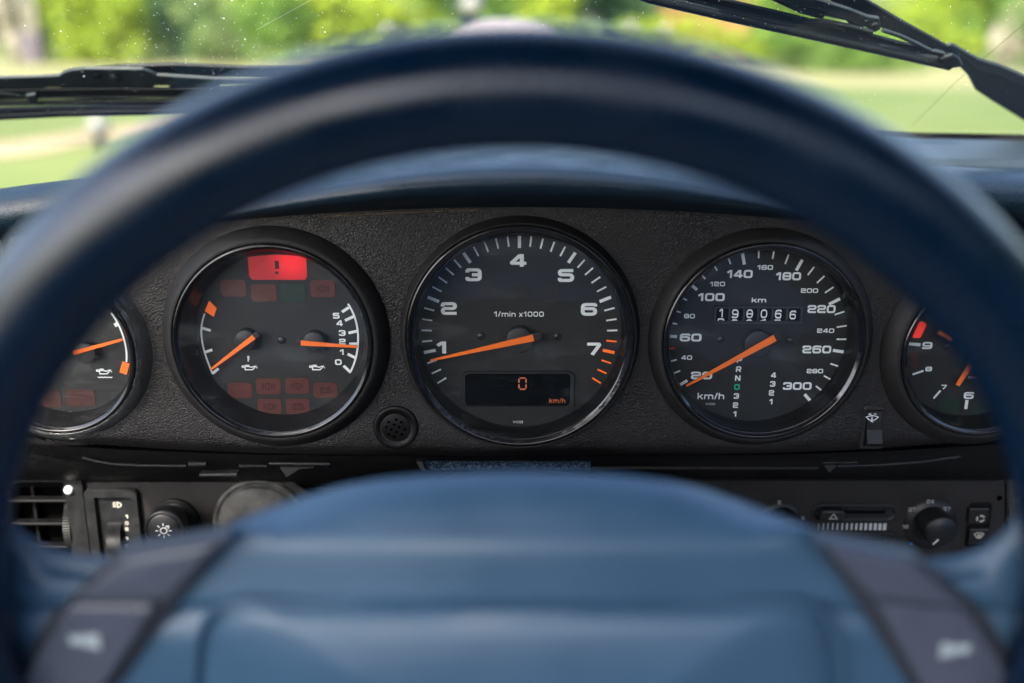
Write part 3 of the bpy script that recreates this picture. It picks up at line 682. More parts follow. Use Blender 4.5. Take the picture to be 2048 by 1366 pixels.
# odometer: frame, window, six drums
a = A(1425.5, 647.5); b = A(1607.5, 611); mb = MB(); i0 = A(1431.5, 641); i1 = A(1601, 616.5)
rows = [[Vector((p[0], p[1], z_)) for p in rr] for rr, z_ in ((rrect(a.x, b.x, a.y, b.y, 3 * S, 3), DIALZ), (rrect(a.x + S, b.x - S, a.y + S, b.y - S, 3 * S, 3), DIALZ + .0016), (rrect(i0.x - S, i1.x + S, i0.y - S, i1.y + S, 2 * S, 3), DIALZ + .0016), (rrect(i0.x, i1.x, i0.y, i1.y, 2 * S, 3), DIALZ + .0001))]
mb.grid(rows, 0, False, closeu=True); O_ = T.part('mileage_counter', mb, mat('counter_frame', (.034, .035, .035), .4, .5))
mb = MB(); mb.add([(i0.x, i0.y, dz(.6)), (i1.x, i0.y, dz(.6)), (i1.x, i1.y, dz(.6)), (i0.x, i1.y, dz(.6))], [(0, 1, 2, 3)]); T.part('counter_window', mb, M['drum'], O_)
xs_ = [1290 + q / 2.846 for q in (428, 507, 589, 670, 751, 834)]
for i, (x, ch, nx) in enumerate(zip(xs_, '198066', '290177')):
    mb = MB(); ctr = A(x, 627); cy = (i0.y + i1.y) / 2; hh = (i1.y - i0.y) / 2; Rd = .030; zc = dz(1.6) - Rd + .0008
    amax = math.asin(min(.95, hh * .98 / Rd)); wdr = 12.0 * S
    rows = []
    for q in range(9):
        an = -amax + 2 * amax * q / 8; rows.append([Vector((ctr.x + e * wdr, cy + Rd * math.sin(an), zc + Rd * math.cos(an))) for e in (-1, -.42, 1)] if False else [Vector((ctr.x + e * wdr, cy + Rd * math.sin(an), zc + Rd * math.cos(an))) for e in (-1, 1)])
    mb.grid(rows, 0)
    rows = [[Vector((ctr.x + e * S, cy + Rd * math.sin(-amax + 2 * amax * q / 8), zc + 3e-5 + Rd * math.cos(-amax + 2 * amax * q / 8))) for e in (-12, -7.5)] for q in range(9)]
    if i: mb.grid(rows, 2)
    roll = {0: .0012, 1: .0006, 2: .0006, 3: .0006, 4: .0004, 5: -.0001}[i]
    Rd_ = Rd
    def wrap(X, Y, dzz, ctr=ctr, cy=cy, zc=zc, off=0.0):
        y = max(-hh * .97, min(hh * .97, Y + off)); return Vector((ctr.x + X + 1.5 * S, cy + y, zc + math.sqrt(Rd * Rd - y * y) + .0002 + dzz))
    text(mb, ch, None, 19 * S, (13.5 if ch != '1' else 8) * S, 0, 1, pen=.17, wrap=lambda X, Y, d, o=roll: wrap(X, Y, d, off=o), rad=.35)
    if i != 5:
        text(mb, nx, None, 19 * S, 13.5 * S, 0, 1, pen=.17, wrap=lambda X, Y, d, o=roll - 20.5 * S: wrap(X, Y, d, off=o), rad=.35)
    T.part('digit_drum', mb, [M['drum'], M['print'], M['drumgap']], O_)
screw(T, 1442, 678.5); screw(T, 1580.5, 682)
needle(T, (1518, 690), (1372.6, 772), (1550, 676), 3.5, 14, DIALZ + .0075, 28, 15)

# --- oil temperature / pressure
c1 = A(583, 523)
T = gauge('oil', 'oil gauge with glowing red exclamation lamp and two orange needles, left of the rev counter', 'oil gauge', glass('gauge_glass_scratched', 1, .006, .010))
mb = MB(); a = A(499, 559.5); b = A(612, 509.5)
pts = [(a.x, a.y + .002), (a.x, b.y - .0014)] + [(a.x + (b.x - a.x) * q, b.y - .0014 + .0014 * math.sin(q * math.pi)) for q in (.1, .25, .5, .75, .9)] + [(b.x, b.y - .0014), (b.x, a.y + .0015), (b.x - .0012, a.y), (a.x + .0015, a.y)]
mb.prism(pts, DIALZ, DIALZ + .0003)
W0 = T.part('warning_lamp', mb, lit_lens(c1.x - T.off.x, c1.y - T.off.y, .016), label='lit red lamp with a dark exclamation mark')
mb = MB()
for y0, y1 in ((521.5, 537.5), (543, 548)):
    p = A(550, y1); q = A(557.5, y0); mb.prism([(p.x, p.y), (q.x, p.y), (q.x, q.y), (p.x, q.y)], DIALZ + .0003, DIALZ + .0004)
T.part('exclamation_mark', mb, M['litdark'], W0)
for x0, x1, y0, y1, m, sy in ((441, 493, 558, 594.6, 'lampred', None), (501.7, 554, 567, 604, 'lampred', None), (560.7, 612.3, 567, 604, 'lampgreen', None), (619.7, 671.4, 559, 596, 'lampred', 'brake'),
        (455, 505, 764, 798, 'lampred', None), (512, 562.4, 755, 790, 'lampred', 'brake'), (570, 619, 755, 789, 'lampred', 'brake'), (626, 675.6, 764, 797, 'lampred', 'battery'), (515, 564, 796, 830, 'lampred', 'brake'), (571.6, 620.4, 796, 830, 'lampred', 'battery')):
    lamp(T, x0, x1, y0, y1, M[m], sy, label='unlit green lamp' if m == 'lampgreen' else None)
def smooth(pts, n=24):
    p = np.array(pts, float); t = np.linspace(0, 1, len(p)); cx = np.polyfit(t, p[:, 0], min(3, len(p) - 1)); cy = np.polyfit(t, p[:, 1], min(3, len(p) - 1)); q = np.linspace(0, 1, n)
    return list(zip(np.polyval(cx, q), np.polyval(cy, q)))
mb = MB()
mb.ribbon([A(*p) for p in smooth([(409.6, 627), (402.6, 661), (408, 700), (425.4, 748)])], 3.6 * S, dz())
tick(mb, (404, 656), (421.5, 661), 5.5, k=1.3); tick(mb, (408.5, 705), (424.5, 699.5), 5.5, k=1.3); tick(mb, (425, 747), (437, 737), 5.5, k=1.3)
T.part('scale_print', mb, M['print']); mb = MB()
mb.ribbon([A(*p) for p in smooth([(696, 608.7), (708, 629.7), (716.4, 665), (715.3, 693), (710, 717.6), (700, 746.4)])], 3.8 * S, dz())
for p0, p1 in (((684, 624), (697.5, 615)), ((690, 641), (709, 632)), ((697, 666), (715, 662)), ((698.5, 688), (716, 687.5)), ((695, 708), (711.5, 716)), ((687, 731.5), (701.5, 745))): tick(mb, p0, p1, 5.8, k=1.3)
T.part('scale_print', mb, M['print'])
for s, zx, zy in (('5', 1003, 545), ('4', 1022, 587), ('3', 1037, 643), ('2', 1038, 692), ('1', 1036, 752), ('0', 1015, 809)):
    mb = MB(); text(mb, s, A(320 + zx / 2.846, 440 + zy / 2.846), 11.5 * S, (13 if s != '1' else 8.5) * S, dz(), pen=.25); T.part('numeral', mb, M['print'])
mb = MB(); icon(mb, 'oilcan', A(499, 735), 33 * S, 19 * S, 2.3 * S, dz()); T.part('oil_can_symbol', mb, M['print'])
mb = MB(); icon(mb, 'oilcan', A(634, 735), 33 * S, 19 * S, 2.3 * S, dz()); T.part('oil_can_symbol', mb, M['print'])
mb = MB(); icon(mb, 'thermo', A(496, 717.5), 12 * S, 12 * S, 2.1 * S, dz()); T.part('thermometer_symbol', mb, M['print'])
mb = MB(); text(mb, 'VDO', A(569.5, 835), 5.0 * S, 22 * S, dz(), pen=.15); T.part('maker_print', mb, M['print'])
mb = MB(); mb.prism([A(418.5, 601.5), A(433, 616.5), A(427.5, 633.5), A(409.5, 622)], DIALZ, DIALZ + .0004); T.part('red_zone_mark', mb, M['orange'])
screw(T, 562.4, 680.3)
needle(T, (489.4, 682.4), (422, 738.7), (508, 673.7), 4, 10.5, DIALZ + .0070, 22, 12)
needle(T, (626.4, 686), (715, 693.7), (602, 686), 4, 10.5, DIALZ + .0070, 22, 10)

# --- far left: fuel / oil level
rc = A(170, 712, GLZ)
T = gauge('left', 'leftmost gauge with rubbed hazy glass, one orange needle and oil level symbol', 'oil level gauge', glass('gauge_glass_rubbed', 1, .006, .03))
c_ = T.off
T.e.children[-1].data.materials[0] = glass('gauge_glass_rubbed_arc', 1, .008, .012, ring=(DF.at(157, 737, GLZ).x - c_.x, DF.at(157, 737, GLZ).y - c_.y, .0088, .0190, .42, GLZ))
mb = MB()
mb.ribbon([A(*p) for p in smooth([(222, 626), (239, 654), (250.5, 689), (252.8, 724)])], 3.6 * S, dz())
tick(mb, (229, 651), (236.5, 647), 8, k=1.3)
T.part('scale_print', mb, M['print']); mb = MB()
icon(mb, 'oilcan', A(208, 743), 33 * S, 20 * S, 2.2 * S, dz()); icon(mb, 'waves', A(210, 754), 30 * S, 9 * S, 1.9 * S, dz()); T.part('oil_level_symbol', mb, M['print']); mb = MB()
text(mb, 'VDO', A(132, 826), 6 * S, 26 * S, dz(), pen=.15); T.part('maker_print', mb, M['print']); mb = MB()
mb.ribbon([A(*p) for p in smooth([(30, 640), (12, 670), (6, 695), (8, 724)])], 3.6 * S, dz())
T.part('scale_print', mb, M['print']); mb = MB(); tick(mb, (252, 725), (246, 747), 15, 0, 1.2); T.part('red_zone_mark', mb, M['orange'])
lamp(T, 133, 190, 778, 814, M['lampbrown']); lamp(T, 68, 122, 779, 816, M['lampbrown'])
needle(T, (168, 708), (245, 679), (147, 706), 5, 9, DIALZ + .0070, 22, 10)
needle(T, (92, 708), (30, 735), (112, 702), 5, 9, DIALZ + .0070, 22, 10)

# --- clock
T = gauge('clock', 'rightmost round clock showing numerals 9 to 6, partly behind the wheel rim', 'clock', glass('gauge_glass_clock', 1, .004, .008))
lamp_quad(T, [(1840, 642), (1854, 647), (1841, 676), (1824, 676)], mat('half_lit_red_lens', (.5, .03, .03), .45, emit=(1, .05, .03), estr=.10), label='brighter red lens beside the 9')
lamp_quad(T, [(1819, 701), (1834, 703), (1837, 734), (1822, 736)], M['lampbrown'])
lamp_quad(T, [(1888.5, 793), (1919, 801), (1914, 829), (1868, 814)], M['lampgreen'])
lamp_quad(T, [(1952, 804), (1990, 802), (1995, 826), (1944, 833)], M['lampgreen'])
mb = MB()
tick(mb, (1818, 687.5), (1841, 689.5), 6.5); tick(mb, (1825, 749), (1847, 741.5), 4.2); tick(mb, (1867, 797), (1881, 781), 4.2); tick(mb, (1931.5, 818), (1934, 800), 6.5)
T.part('scale_print', mb, M['print'])
for s, x, y, h_, w_ in (('9', 1854.6, 691, 14.5, 20), ('8', 1857.5, 738, 9.5, 13), ('7', 1888, 774, 9.5, 11), ('6', 1937.7, 791, 14.5, 20)):
    mb = MB(); text(mb, s, A(x, y), h_ * S, w_ * S, dz(), pen=.24); T.part('numeral', mb, M['print'])
mb = MB(); text(mb, 'VDO', A(1946, 754.5), 5 * S, 21 * S, dz(), pen=.15); T.part('maker_print', mb, M['print'])
screw(T, 1895, 693)
needle(T, (1957, 706), (1915, 771), (1966, 692), 8, 11, DIALZ + .0058, 20, 8, name='clock_hand')
needle(T, (1957, 706), (1877, 664), (1968, 712), 8, 11, DIALZ + .0068, 20, 8, name='clock_hand', hub=False)

# ------------------------------------------------------------------ small controls on the fascia
c = DF.at(792, 854, 0)
T = Thing('sensor_grille', 'small round black grille with pin holes below the oil gauge', 'grille', DF, c)
mb = MB(); r = S; mb.lathe(c, [(47 * r, -.001), (46.5 * r, .0010), (44 * r, .0018), (40 * r, .0019), (34 * r, .0015), (31.5 * r, .0007), (31 * r, .0005)], 72); T.part('surround', mb, M['black'])
mb = MB(); mb.lathe(c, [(31 * r, .0005), (29.5 * r, .0012), (28 * r, .0014), (.00001, .0014)], 64)
D0 = T.part('cap', mb, M['black'])
mb = MB()
for zx, zy in ((563, 173), (519, 188), (593, 188), (505, 216), (550, 202), (580, 217), (612, 230), (535, 231), (565, 245), (596, 259), (521, 259), (552, 272)):
    p = DF.at(600 + zx / 2.926, 780 + zy / 2.926, .0014); mb.lathe(p, [(.00080, .0016), (.00062, .00155), (.00001, .00150)], 12)
T.part('pin_hole', mb, mat('hole_black', (.001, .001, .001), 1, 0), kind='stuff')
p = DF.at(600 + 0, 780, 0)

T = Thing('rocker_switch', 'black rear wiper rocker switch with white symbol beside the speedometer', 'switch', DF, DF.at(1744.5, 853, 0))
a = DF.at(1717.5, 896.5, 0); b = DF.at(1771.5, 811, 0); i0 = DF.at(1725, 889, .0); i1 = DF.at(1764, 819, .0)
mb = MB(); rows = [[Vector((p[0], p[1], z_)) for p in rr] for rr, z_ in ((rrect(a.x, b.x, a.y, b.y, 6 * S, 4), -.001), (rrect(a.x, b.x, a.y, b.y, 6 * S, 4), .0014), (rrect(a.x + 2 * S, b.x - 2 * S, a.y + 2 * S, b.y - 2 * S, 5 * S, 4), .0020), (rrect(i0.x - S, i1.x + S, i0.y - S, i1.y + S, 2 * S, 4), .0020), (rrect(i0.x, i1.x, i0.y, i1.y, 1.5 * S, 4), -.0005))]
mb.grid(rows, 0, False, closeu=True); mb.add(rows[-1], [list(range(len(rows[-1])))], 1); T.part('switch_frame', mb, [mat('switch_frame_plastic', (.022, .022, .022), .35, .5), M['lcd']])
mb = MB()
x0, x1 = i0.x + 1.5 * S, i1.x - .8 * S; ya, yb, yc, yd = i1.y - 1 * S, DF.at(0, 856, 0).y, DF.at(0, 879, 0).y, DF.at(0, 883, 0).y
pro = [(ya, -.001), (ya, .0022), (yb, .0030), (yc, .0066), (yd, .0058), (yd - .0006, -.0005)]
for i in range(len(pro) - 1):
    (y0, z0), (y1, z1) = pro[i], pro[i + 1]; mb.add([(x0, y0, z0), (x1, y0, z0), (x1, y1, z1), (x0, y1, z1)], [(0, 1, 2, 3)])
for X in (x0, x1): mb.add([(X, y_, z_) for y_, z_ in pro], [list(range(len(pro)))])
K = T.part('rocker', mb, M['plastic'])
mb = MB(); icon(mb, 'wiperfan', DF.at(1744, 837, .0032), 24 * S, 18 * S, 1.7 * S, .0034); T.part('wiper_symbol', mb, M['print'], K)

# ------------------------------------------------------------------ lower left controls
def Lp(px, py, z=LZ): return DF.at(px, py, z)
T = Thing('air_vent', 'black slatted air vent with a pale dot at the left edge', 'air vent', DF, Lp(90, 1040))
mb = MB(); a = Lp(15, 1190); b = Lp(167, 949); i0 = Lp(28, 1170); i1 = Lp(130, 961)
rows = [[Vector((p[0], p[1], z_)) for p in rr] for rr, z_ in ((rrect(a.x, b.x, a.y, b.y, 6 * S, 4), LZ - .02), (rrect(a.x, b.x, a.y, b.y, 6 * S, 4), LZ + .002), (rrect(a.x + 2 * S, b.x - 2 * S, a.y + 2 * S, b.y - 2 * S, 5 * S, 4), LZ + .003), (rrect(i0.x - S, i1.x + S, i0.y - S, i1.y + S, 3 * S, 4), LZ + .003), (rrect(i0.x, i1.x, i0.y, i1.y, 2 * S, 4), LZ - .014))]
mb.grid(rows, 0, False, closeu=True); mb.add(rows[-1], [list(range(len(rows[-1])))], 1); T.part('vent_frame', mb, [M['plastic'], mat('duct_black', (.002, .002, .002), .9, 0)])
for px in (55, 117):
    p = Lp(px, 1000); mb = MB(); mb.prism([(p.x - .0011, i0.y), (p.x + .0011, i0.y), (p.x + .0011, i1.y), (p.x - .0011, i1.y)], LZ - .013, LZ - .007, bevel=.0006); T.part('fin', mb, M['black'])
for py in (1005, 1051, 1098, 1145):
    p = Lp(80, py); mb = MB(); mb.prism([(i0.x, p.y - .0010), (i1.x, p.y - .0010), (i1.x, p.y + .0010), (i0.x, p.y + .0010)], LZ - .008, LZ - .0015, bevel=.0006); T.part('slat', mb, M['black'])
mb = MB(); mb.lathe(Lp(142, 976), [(.0030, LZ + .003), (.0028, LZ + .0042), (.0020, LZ + .0050), (.00001, LZ + .0053)], 28); T.part('pale_dot', mb, M['icon'])
p = Lp(140, 1060, LZ - .001); mb = MB(); rows = []
for k in range(60):
    th = -1.1 + 2.2 * k / 59; rr = .0225 + (.0004 if k % 2 else 0)
    rows.append([Vector((p.x + e, p.y + rr * math.sin(th), p.z - .0175 + rr * math.cos(th))) for e in (-.0022, .0022)])
mb.grid(rows, 0, False); T.part('thumb_wheel', mb, M['black'])

T = Thing('headlamp_switch', 'ribbed headlamp height thumb wheel in a black frame beside the vent', 'switch', DF, Lp(236, 1040))
a = Lp(195, 1180); b = Lp(278, 975); i0 = Lp(214, 1150); i1 = Lp(262, 992); mb = MB()
rows = [[Vector((p[0], p[1], z_)) for p in rr] for rr, z_ in ((rrect(a.x, b.x, a.y, b.y, 13 * S, 5), LZ - .001), (rrect(a.x, b.x, a.y, b.y, 13 * S, 5), LZ + .0030), (rrect(a.x + 2 * S, b.x - 2 * S, a.y + 2 * S, b.y - 2 * S, 12 * S, 5), LZ + .0042), (rrect(i0.x - 3 * S, i1.x + 3 * S, i0.y - 3 * S, i1.y + 3 * S, 4 * S, 5), LZ + .0042), (rrect(i0.x, i1.x, i0.y, i1.y, 2 * S, 5), LZ + .001))]
mb.grid(rows, 0, False, closeu=True); mb.add(rows[-1], [list(range(len(rows[-1])))]); T.part('switch_frame', mb, M['plastic'])
mb = MB(); p = Lp(237, 1060); rows = []
for k in range(80):
    th = -1.2 + 2.4 * k / 79; rr = .0125 + (.0003 if k % 2 else 0); rows.append([Vector((p.x + e - .0010, p.y - .006 + rr * math.sin(th), LZ - .003 + rr * math.cos(th) * .75)) for e in (-.0048, .0040)])
mb.grid(rows, 0, False); T.part('thumb_wheel', mb, M['black'])
mb = MB(); icon(mb, 'headlamp', Lp(236, 1007.5), 19 * S, 15 * S, 2.2 * S, LZ + .0016)
for s, py in (('1', 1031), ('0', 1044), ('2', 1056), ('1', 1075), ('2', 1090)):
    text(mb, s, Lp(255.5, py), 8 * S, 7 * S, LZ + .0016, mi=1, pen=.24)
T.part('symbol_print', mb, [M['cream'], M['cream']])

def knob(name, label, px, py, rad, h, base_z, cap=None, group=None):
    c = DF.at(px, py, base_z); T = Thing(name, label, 'knob', DF, c, group); r = rad * S
    mb = MB(); mb.lathe(c, [(r * 1.02, 0), (r, h * .75), (r * .97, h * .9), (r * .88, h), (.00001, h + .0002)], 72, z0=base_z)
    T.part('knob_body', mb, cap or M['plastic']); return T, c
# light switch: collar, stem and face
c = DF.at(352, 1040, LZ); T = Thing('light_knob', 'round black light switch knob with white lamp symbol', 'knob', DF, c)
mb = MB(); mb.lathe(c, [(.0150, LZ - .001), (.0148, LZ + .002), (.0135, LZ + .0026), (.0110, LZ + .0015), (.0108, LZ + .016)], 72); T.part('stem', mb, M['black'])
kc = DF.at(329, 1059.5, LZ + .026)
mb = MB(); mb.lathe(kc, [(.0108, -.012), (.0122, -.008), (.0127, -.002), (.0122, -.0002), (.0112, .0006), (.0106, .0004), (.0103, -.0003), (.0100, .0004), (.0090, .0010), (.00001, .0013)], 80, z0=LZ + .026)
D0 = T.part('knob_face', mb, M['plastic'])
mb = MB(); icon(mb, 'bulb', kc, 37 * S, 37 * S, 2.6 * S, LZ + .0275); mb.ribbon([(kc.x + .0008, kc.y + .0016), (kc.x + .0022, kc.y + .0034), (kc.x + .0036, kc.y + .0026), (kc.x + .0026, kc.y + .0012)], .0005, LZ + .0277)
T.part('lamp_symbol', mb, M['icon'], D0)
# ignition cover
c = DF.at(522, 1045, LZ); T = Thing('ignition_cap', 'scuffed grey round cap behind the top of the wheel hub', 'cap', DF, c)
mb = MB(); mb.lathe(c, [(.0300, LZ - .001), (.0296, LZ + .0025), (.0275, LZ + .0030), (.0262, LZ + .0012), (.0258, LZ + .0030), (.024, LZ + .0045), (.015, LZ + .0060), (.00001, LZ + .0065)], 96)
T.part('cap_disc', mb, M['worn'])

# ------------------------------------------------------------------ climate panel
CZ = LZ + .004
T = Thing('climate_panel', 'black heater control panel with sliders and numbered dials, lower right', 'control panel', DF, DF.at(1670, 1040, CZ))
mb = MB(); mb.prism(rnd([DF.at(1322, 956, CZ), DF.at(2011, 956, CZ), DF.at(2011, 1300, CZ), DF.at(1322, 1300, CZ)], .003), CZ - .012, CZ, bevel=.001)
T.part('panel_plate', mb, M['panel'])
mb = MB(); mb.prism(rnd([DF.at(1328, 951, CZ), DF.at(2000, 951, CZ), DF.at(2000, 961, CZ), DF.at(1328, 961, CZ)], .0012), CZ - .001, CZ + .0012, bevel=.0006); T.part('top_rib', mb, M['black'])
mb = MB(); mb.lathe(DF.at(1998.7, 996, CZ), [(.0017, CZ + .0001), (.0014, CZ + .0003), (.00001, CZ + .00025)], 20); T.part('pin_hole', mb, mat('pin_black', (.001, .001, .001), 1, 0))
def slot(x0, x1, y0, y1):
    a = DF.at(x0, y1, CZ); b = DF.at(x1, y0, CZ); r = (b.y - a.y) / 2 * .98; mb = MB(); ins = .0022
    seq = [(rrect(a.x, b.x, a.y, b.y, r, 8), CZ - .0005), (rrect(a.x, b.x, a.y, b.y, r, 8), CZ + .0012), (rrect(a.x + .0008, b.x - .0008, a.y + .0008, b.y - .0008, r - .0008, 8), CZ + .0014), (rrect(a.x + ins, b.x - ins, a.y + ins, b.y - ins, r - ins, 8), CZ + .0004)]
    rows = [[Vector((p[0], p[1], z_)) for p in rr] for rr, z_ in seq]; mb.grid(rows, 0, False, closeu=True); mb.add(rows[-1], [list(range(len(rows[-1])))], 0)
    cy = (a.y + b.y) / 2
    mb.add([Vector((p[0], p[1], CZ + .0006)) for p in rrect(a.x + .004, b.x - .007, cy - .0006, cy + .0018, .0011, 4)], [list(range(20))], 1)
    return T.part('slider_slot', mb, [M['plastic'], M['lcd']])
slot(1623, 1794, 1008, 1042); slot(1629, 1793, 1064, 1096)
mb = MB(); a = DF.at(1638, 1043, CZ + .006); b = DF.at(1694, 1022, CZ + .006)
mb.prism(rnd([(a.x, a.y + .002), (a.x + .002, b.y), (b.x - .002, b.y), (b.x, b.y - .002), (b.x - .001, a.y), (a.x + .001, a.y)], .001), CZ + .001, CZ + .006, bevel=.0012)
K = T.part('slider_handle', mb, M['plastic']); mb = MB(); icon(mb, 'triangle', DF.at(1667, 1033, CZ + .006), 17 * S, 14 * S, 2 * S, CZ + .0062); T.part('triangle_mark', mb, M['cream'], K)
for i in range(15):
    x0 = 1637 + i * 9.45; w_ = 1.8 + i * .42; mb = MB(); a = DF.at(x0 - w_ / 2, 1060, CZ); b = DF.at(x0 + w_ / 2, 1046.5, CZ)
    mb.prism([(a.x, a.y), (b.x, a.y), (b.x, b.y), (a.x, b.y)], CZ, CZ + .0002); T.part('scale_bar', mb, M['icon'])
for cx, cy, rr, labs in ((1560, 1043, 47, (('2', 1558, 1003, 7), ('3', 1604, 1034.5, 7))), (1860.6, 1048, 60, (('24', 1859, 1001.6, 17), ('21', 1822, 1017, 16), ('27', 1892, 1016, 17), ('18', 1809, 1051.7, 14)))):
    c = DF.at(cx, cy, CZ); mb = MB(); mb.lathe(c, [(rr * S * 1.01, CZ), (rr * S, CZ + .0010), (rr * S * .72, CZ + .0007), (rr * S * .70, CZ + .0010), (rr * S * .69, CZ - .0001), (.00001, CZ + .0001)], 80)
    K = T.part('dial_ring', mb, M['plastic']); mb = MB()
    for s, x, y, wd in labs: text(mb, s, DF.at(x, y, CZ), 9.5 * S, wd * S, CZ + .0013, pen=.2)
    if rr == 60: p = DF.at(1821, 1086, CZ); mb.add([Vector((p.x + .0009 * math.cos(a_), p.y + .0009 * math.sin(a_), CZ + .0013)) for a_ in np.linspace(0, 6.28, 13)[:-1]], [list(range(12))], 1)
    T.part('dial_print', mb, [M['dimicon'], M['blueink']], K)
a = DF.at(1929, 1093, CZ); b = DF.at(1984, 1005, CZ)
for y0, y1, ic, icx, icy in ((1016, 1048, 'recirc', 1961, 1037), (1057, 1089, 'demist', 1957.5, 1071)):
    p = DF.at(1935, y1, CZ + .003); q = DF.at(1980, y0, CZ + .003); mb = MB(); mb.prism(rrect(p.x, q.x, p.y, q.y, .0012, 3), CZ, CZ + .0035, bevel=.0009)
    K = T.part('push_button', mb, M['plastic']); mb = MB(); icon(mb, ic, DF.at(icx, icy, CZ + .0035), 21 * S, 17 * S if ic == 'recirc' else 18 * S, (4.2 if ic == 'recirc' else 2.2) * S, CZ + .0037); T.part('button_symbol', mb, M['cream'], K)
mb = MB(); rows = [[Vector((p[0], p[1], z_)) for p in rr] for rr, z_ in ((rrect(a.x, b.x, a.y, b.y, .0015, 4), CZ), (rrect(a.x, b.x, a.y, b.y, .0015, 4), CZ + .0012), (rrect(a.x + .0012, b.x - .0012, a.y + .0012, b.y - .0012, .0008, 4), CZ + .0012), (rrect(a.x + .0012, b.x - .0012, a.y + .0012, b.y - .0012, .0008, 4), CZ + .0001))]
mb.grid(rows, 0, False, closeu=True); mb.add(rows[-1], [list(range(len(rows[-1])))], 0); T.part('button_frame', mb, M['black'])
T2, c = knob('heater_knob', 'round heater knob with white pointer inside the 18 to 27 dial', 1884, 1064.5, 34, .0, CZ + .016) if False else (None, None)
kc = DF.at(1884, 1064.5, CZ + .016); T = Thing('heater_knob', 'round heater knob with white pointer inside the 18 to 27 dial', 'knob', DF, kc)
mb = MB(); mb.lathe(kc, [(.0103, CZ + .0012), (.0101, CZ + .012), (.0098, CZ + .0148), (.0088, CZ + .0160), (.00001, CZ + .0162)], 72); K = T.part('knob_body', mb, M['plastic'])
mb = MB(); p = DF.at(1865.5, 1089, CZ + .0163); q = DF.at(1877, 1079, CZ + .0163); mb.ribbon([p, q], 4 * S, CZ + .0164); T.part('pointer_mark', mb, M['icon'], K)
kc = DF.at(1577, 1062, CZ + .016); T = Thing('fan_knob', 'round fan speed knob half hidden behind the hub, beside the digit 3', 'knob', DF, kc)
mb = MB(); mb.lathe(kc, [(.0092, CZ + .0012), (.0090, CZ + .012), (.0088, CZ + .0148), (.0078, CZ + .0160), (.00001, CZ + .0162)], 72); T.part('knob_body', mb, M['plastic'])

# ------------------------------------------------------------------ steering column
mb = MB(); rows = []
for z, y0, s_ in ((-.07, 958, 1.0), (-.03, 944, 1.02), (.02, 938, 1.0), (.06, 944, .9)):
    rows.append([DF.at(1032 + dx * 310 * s_, y0 + 120 * (abs(dx) ** 2.6), z) if abs(dx) <= 1 else DF.at(1032 + dx * 310 * s_, y0 + 200, z) for dx in np.linspace(-1.15, 1.15, 41)])
mb.grid(rows); single('steering_column', mb, M['black'], 'black column shroud just behind the top edge of the hub', 'steering column', DF, DF.at(1032, 960, 0))
bpy.data.objects['steering_column'].data.update()

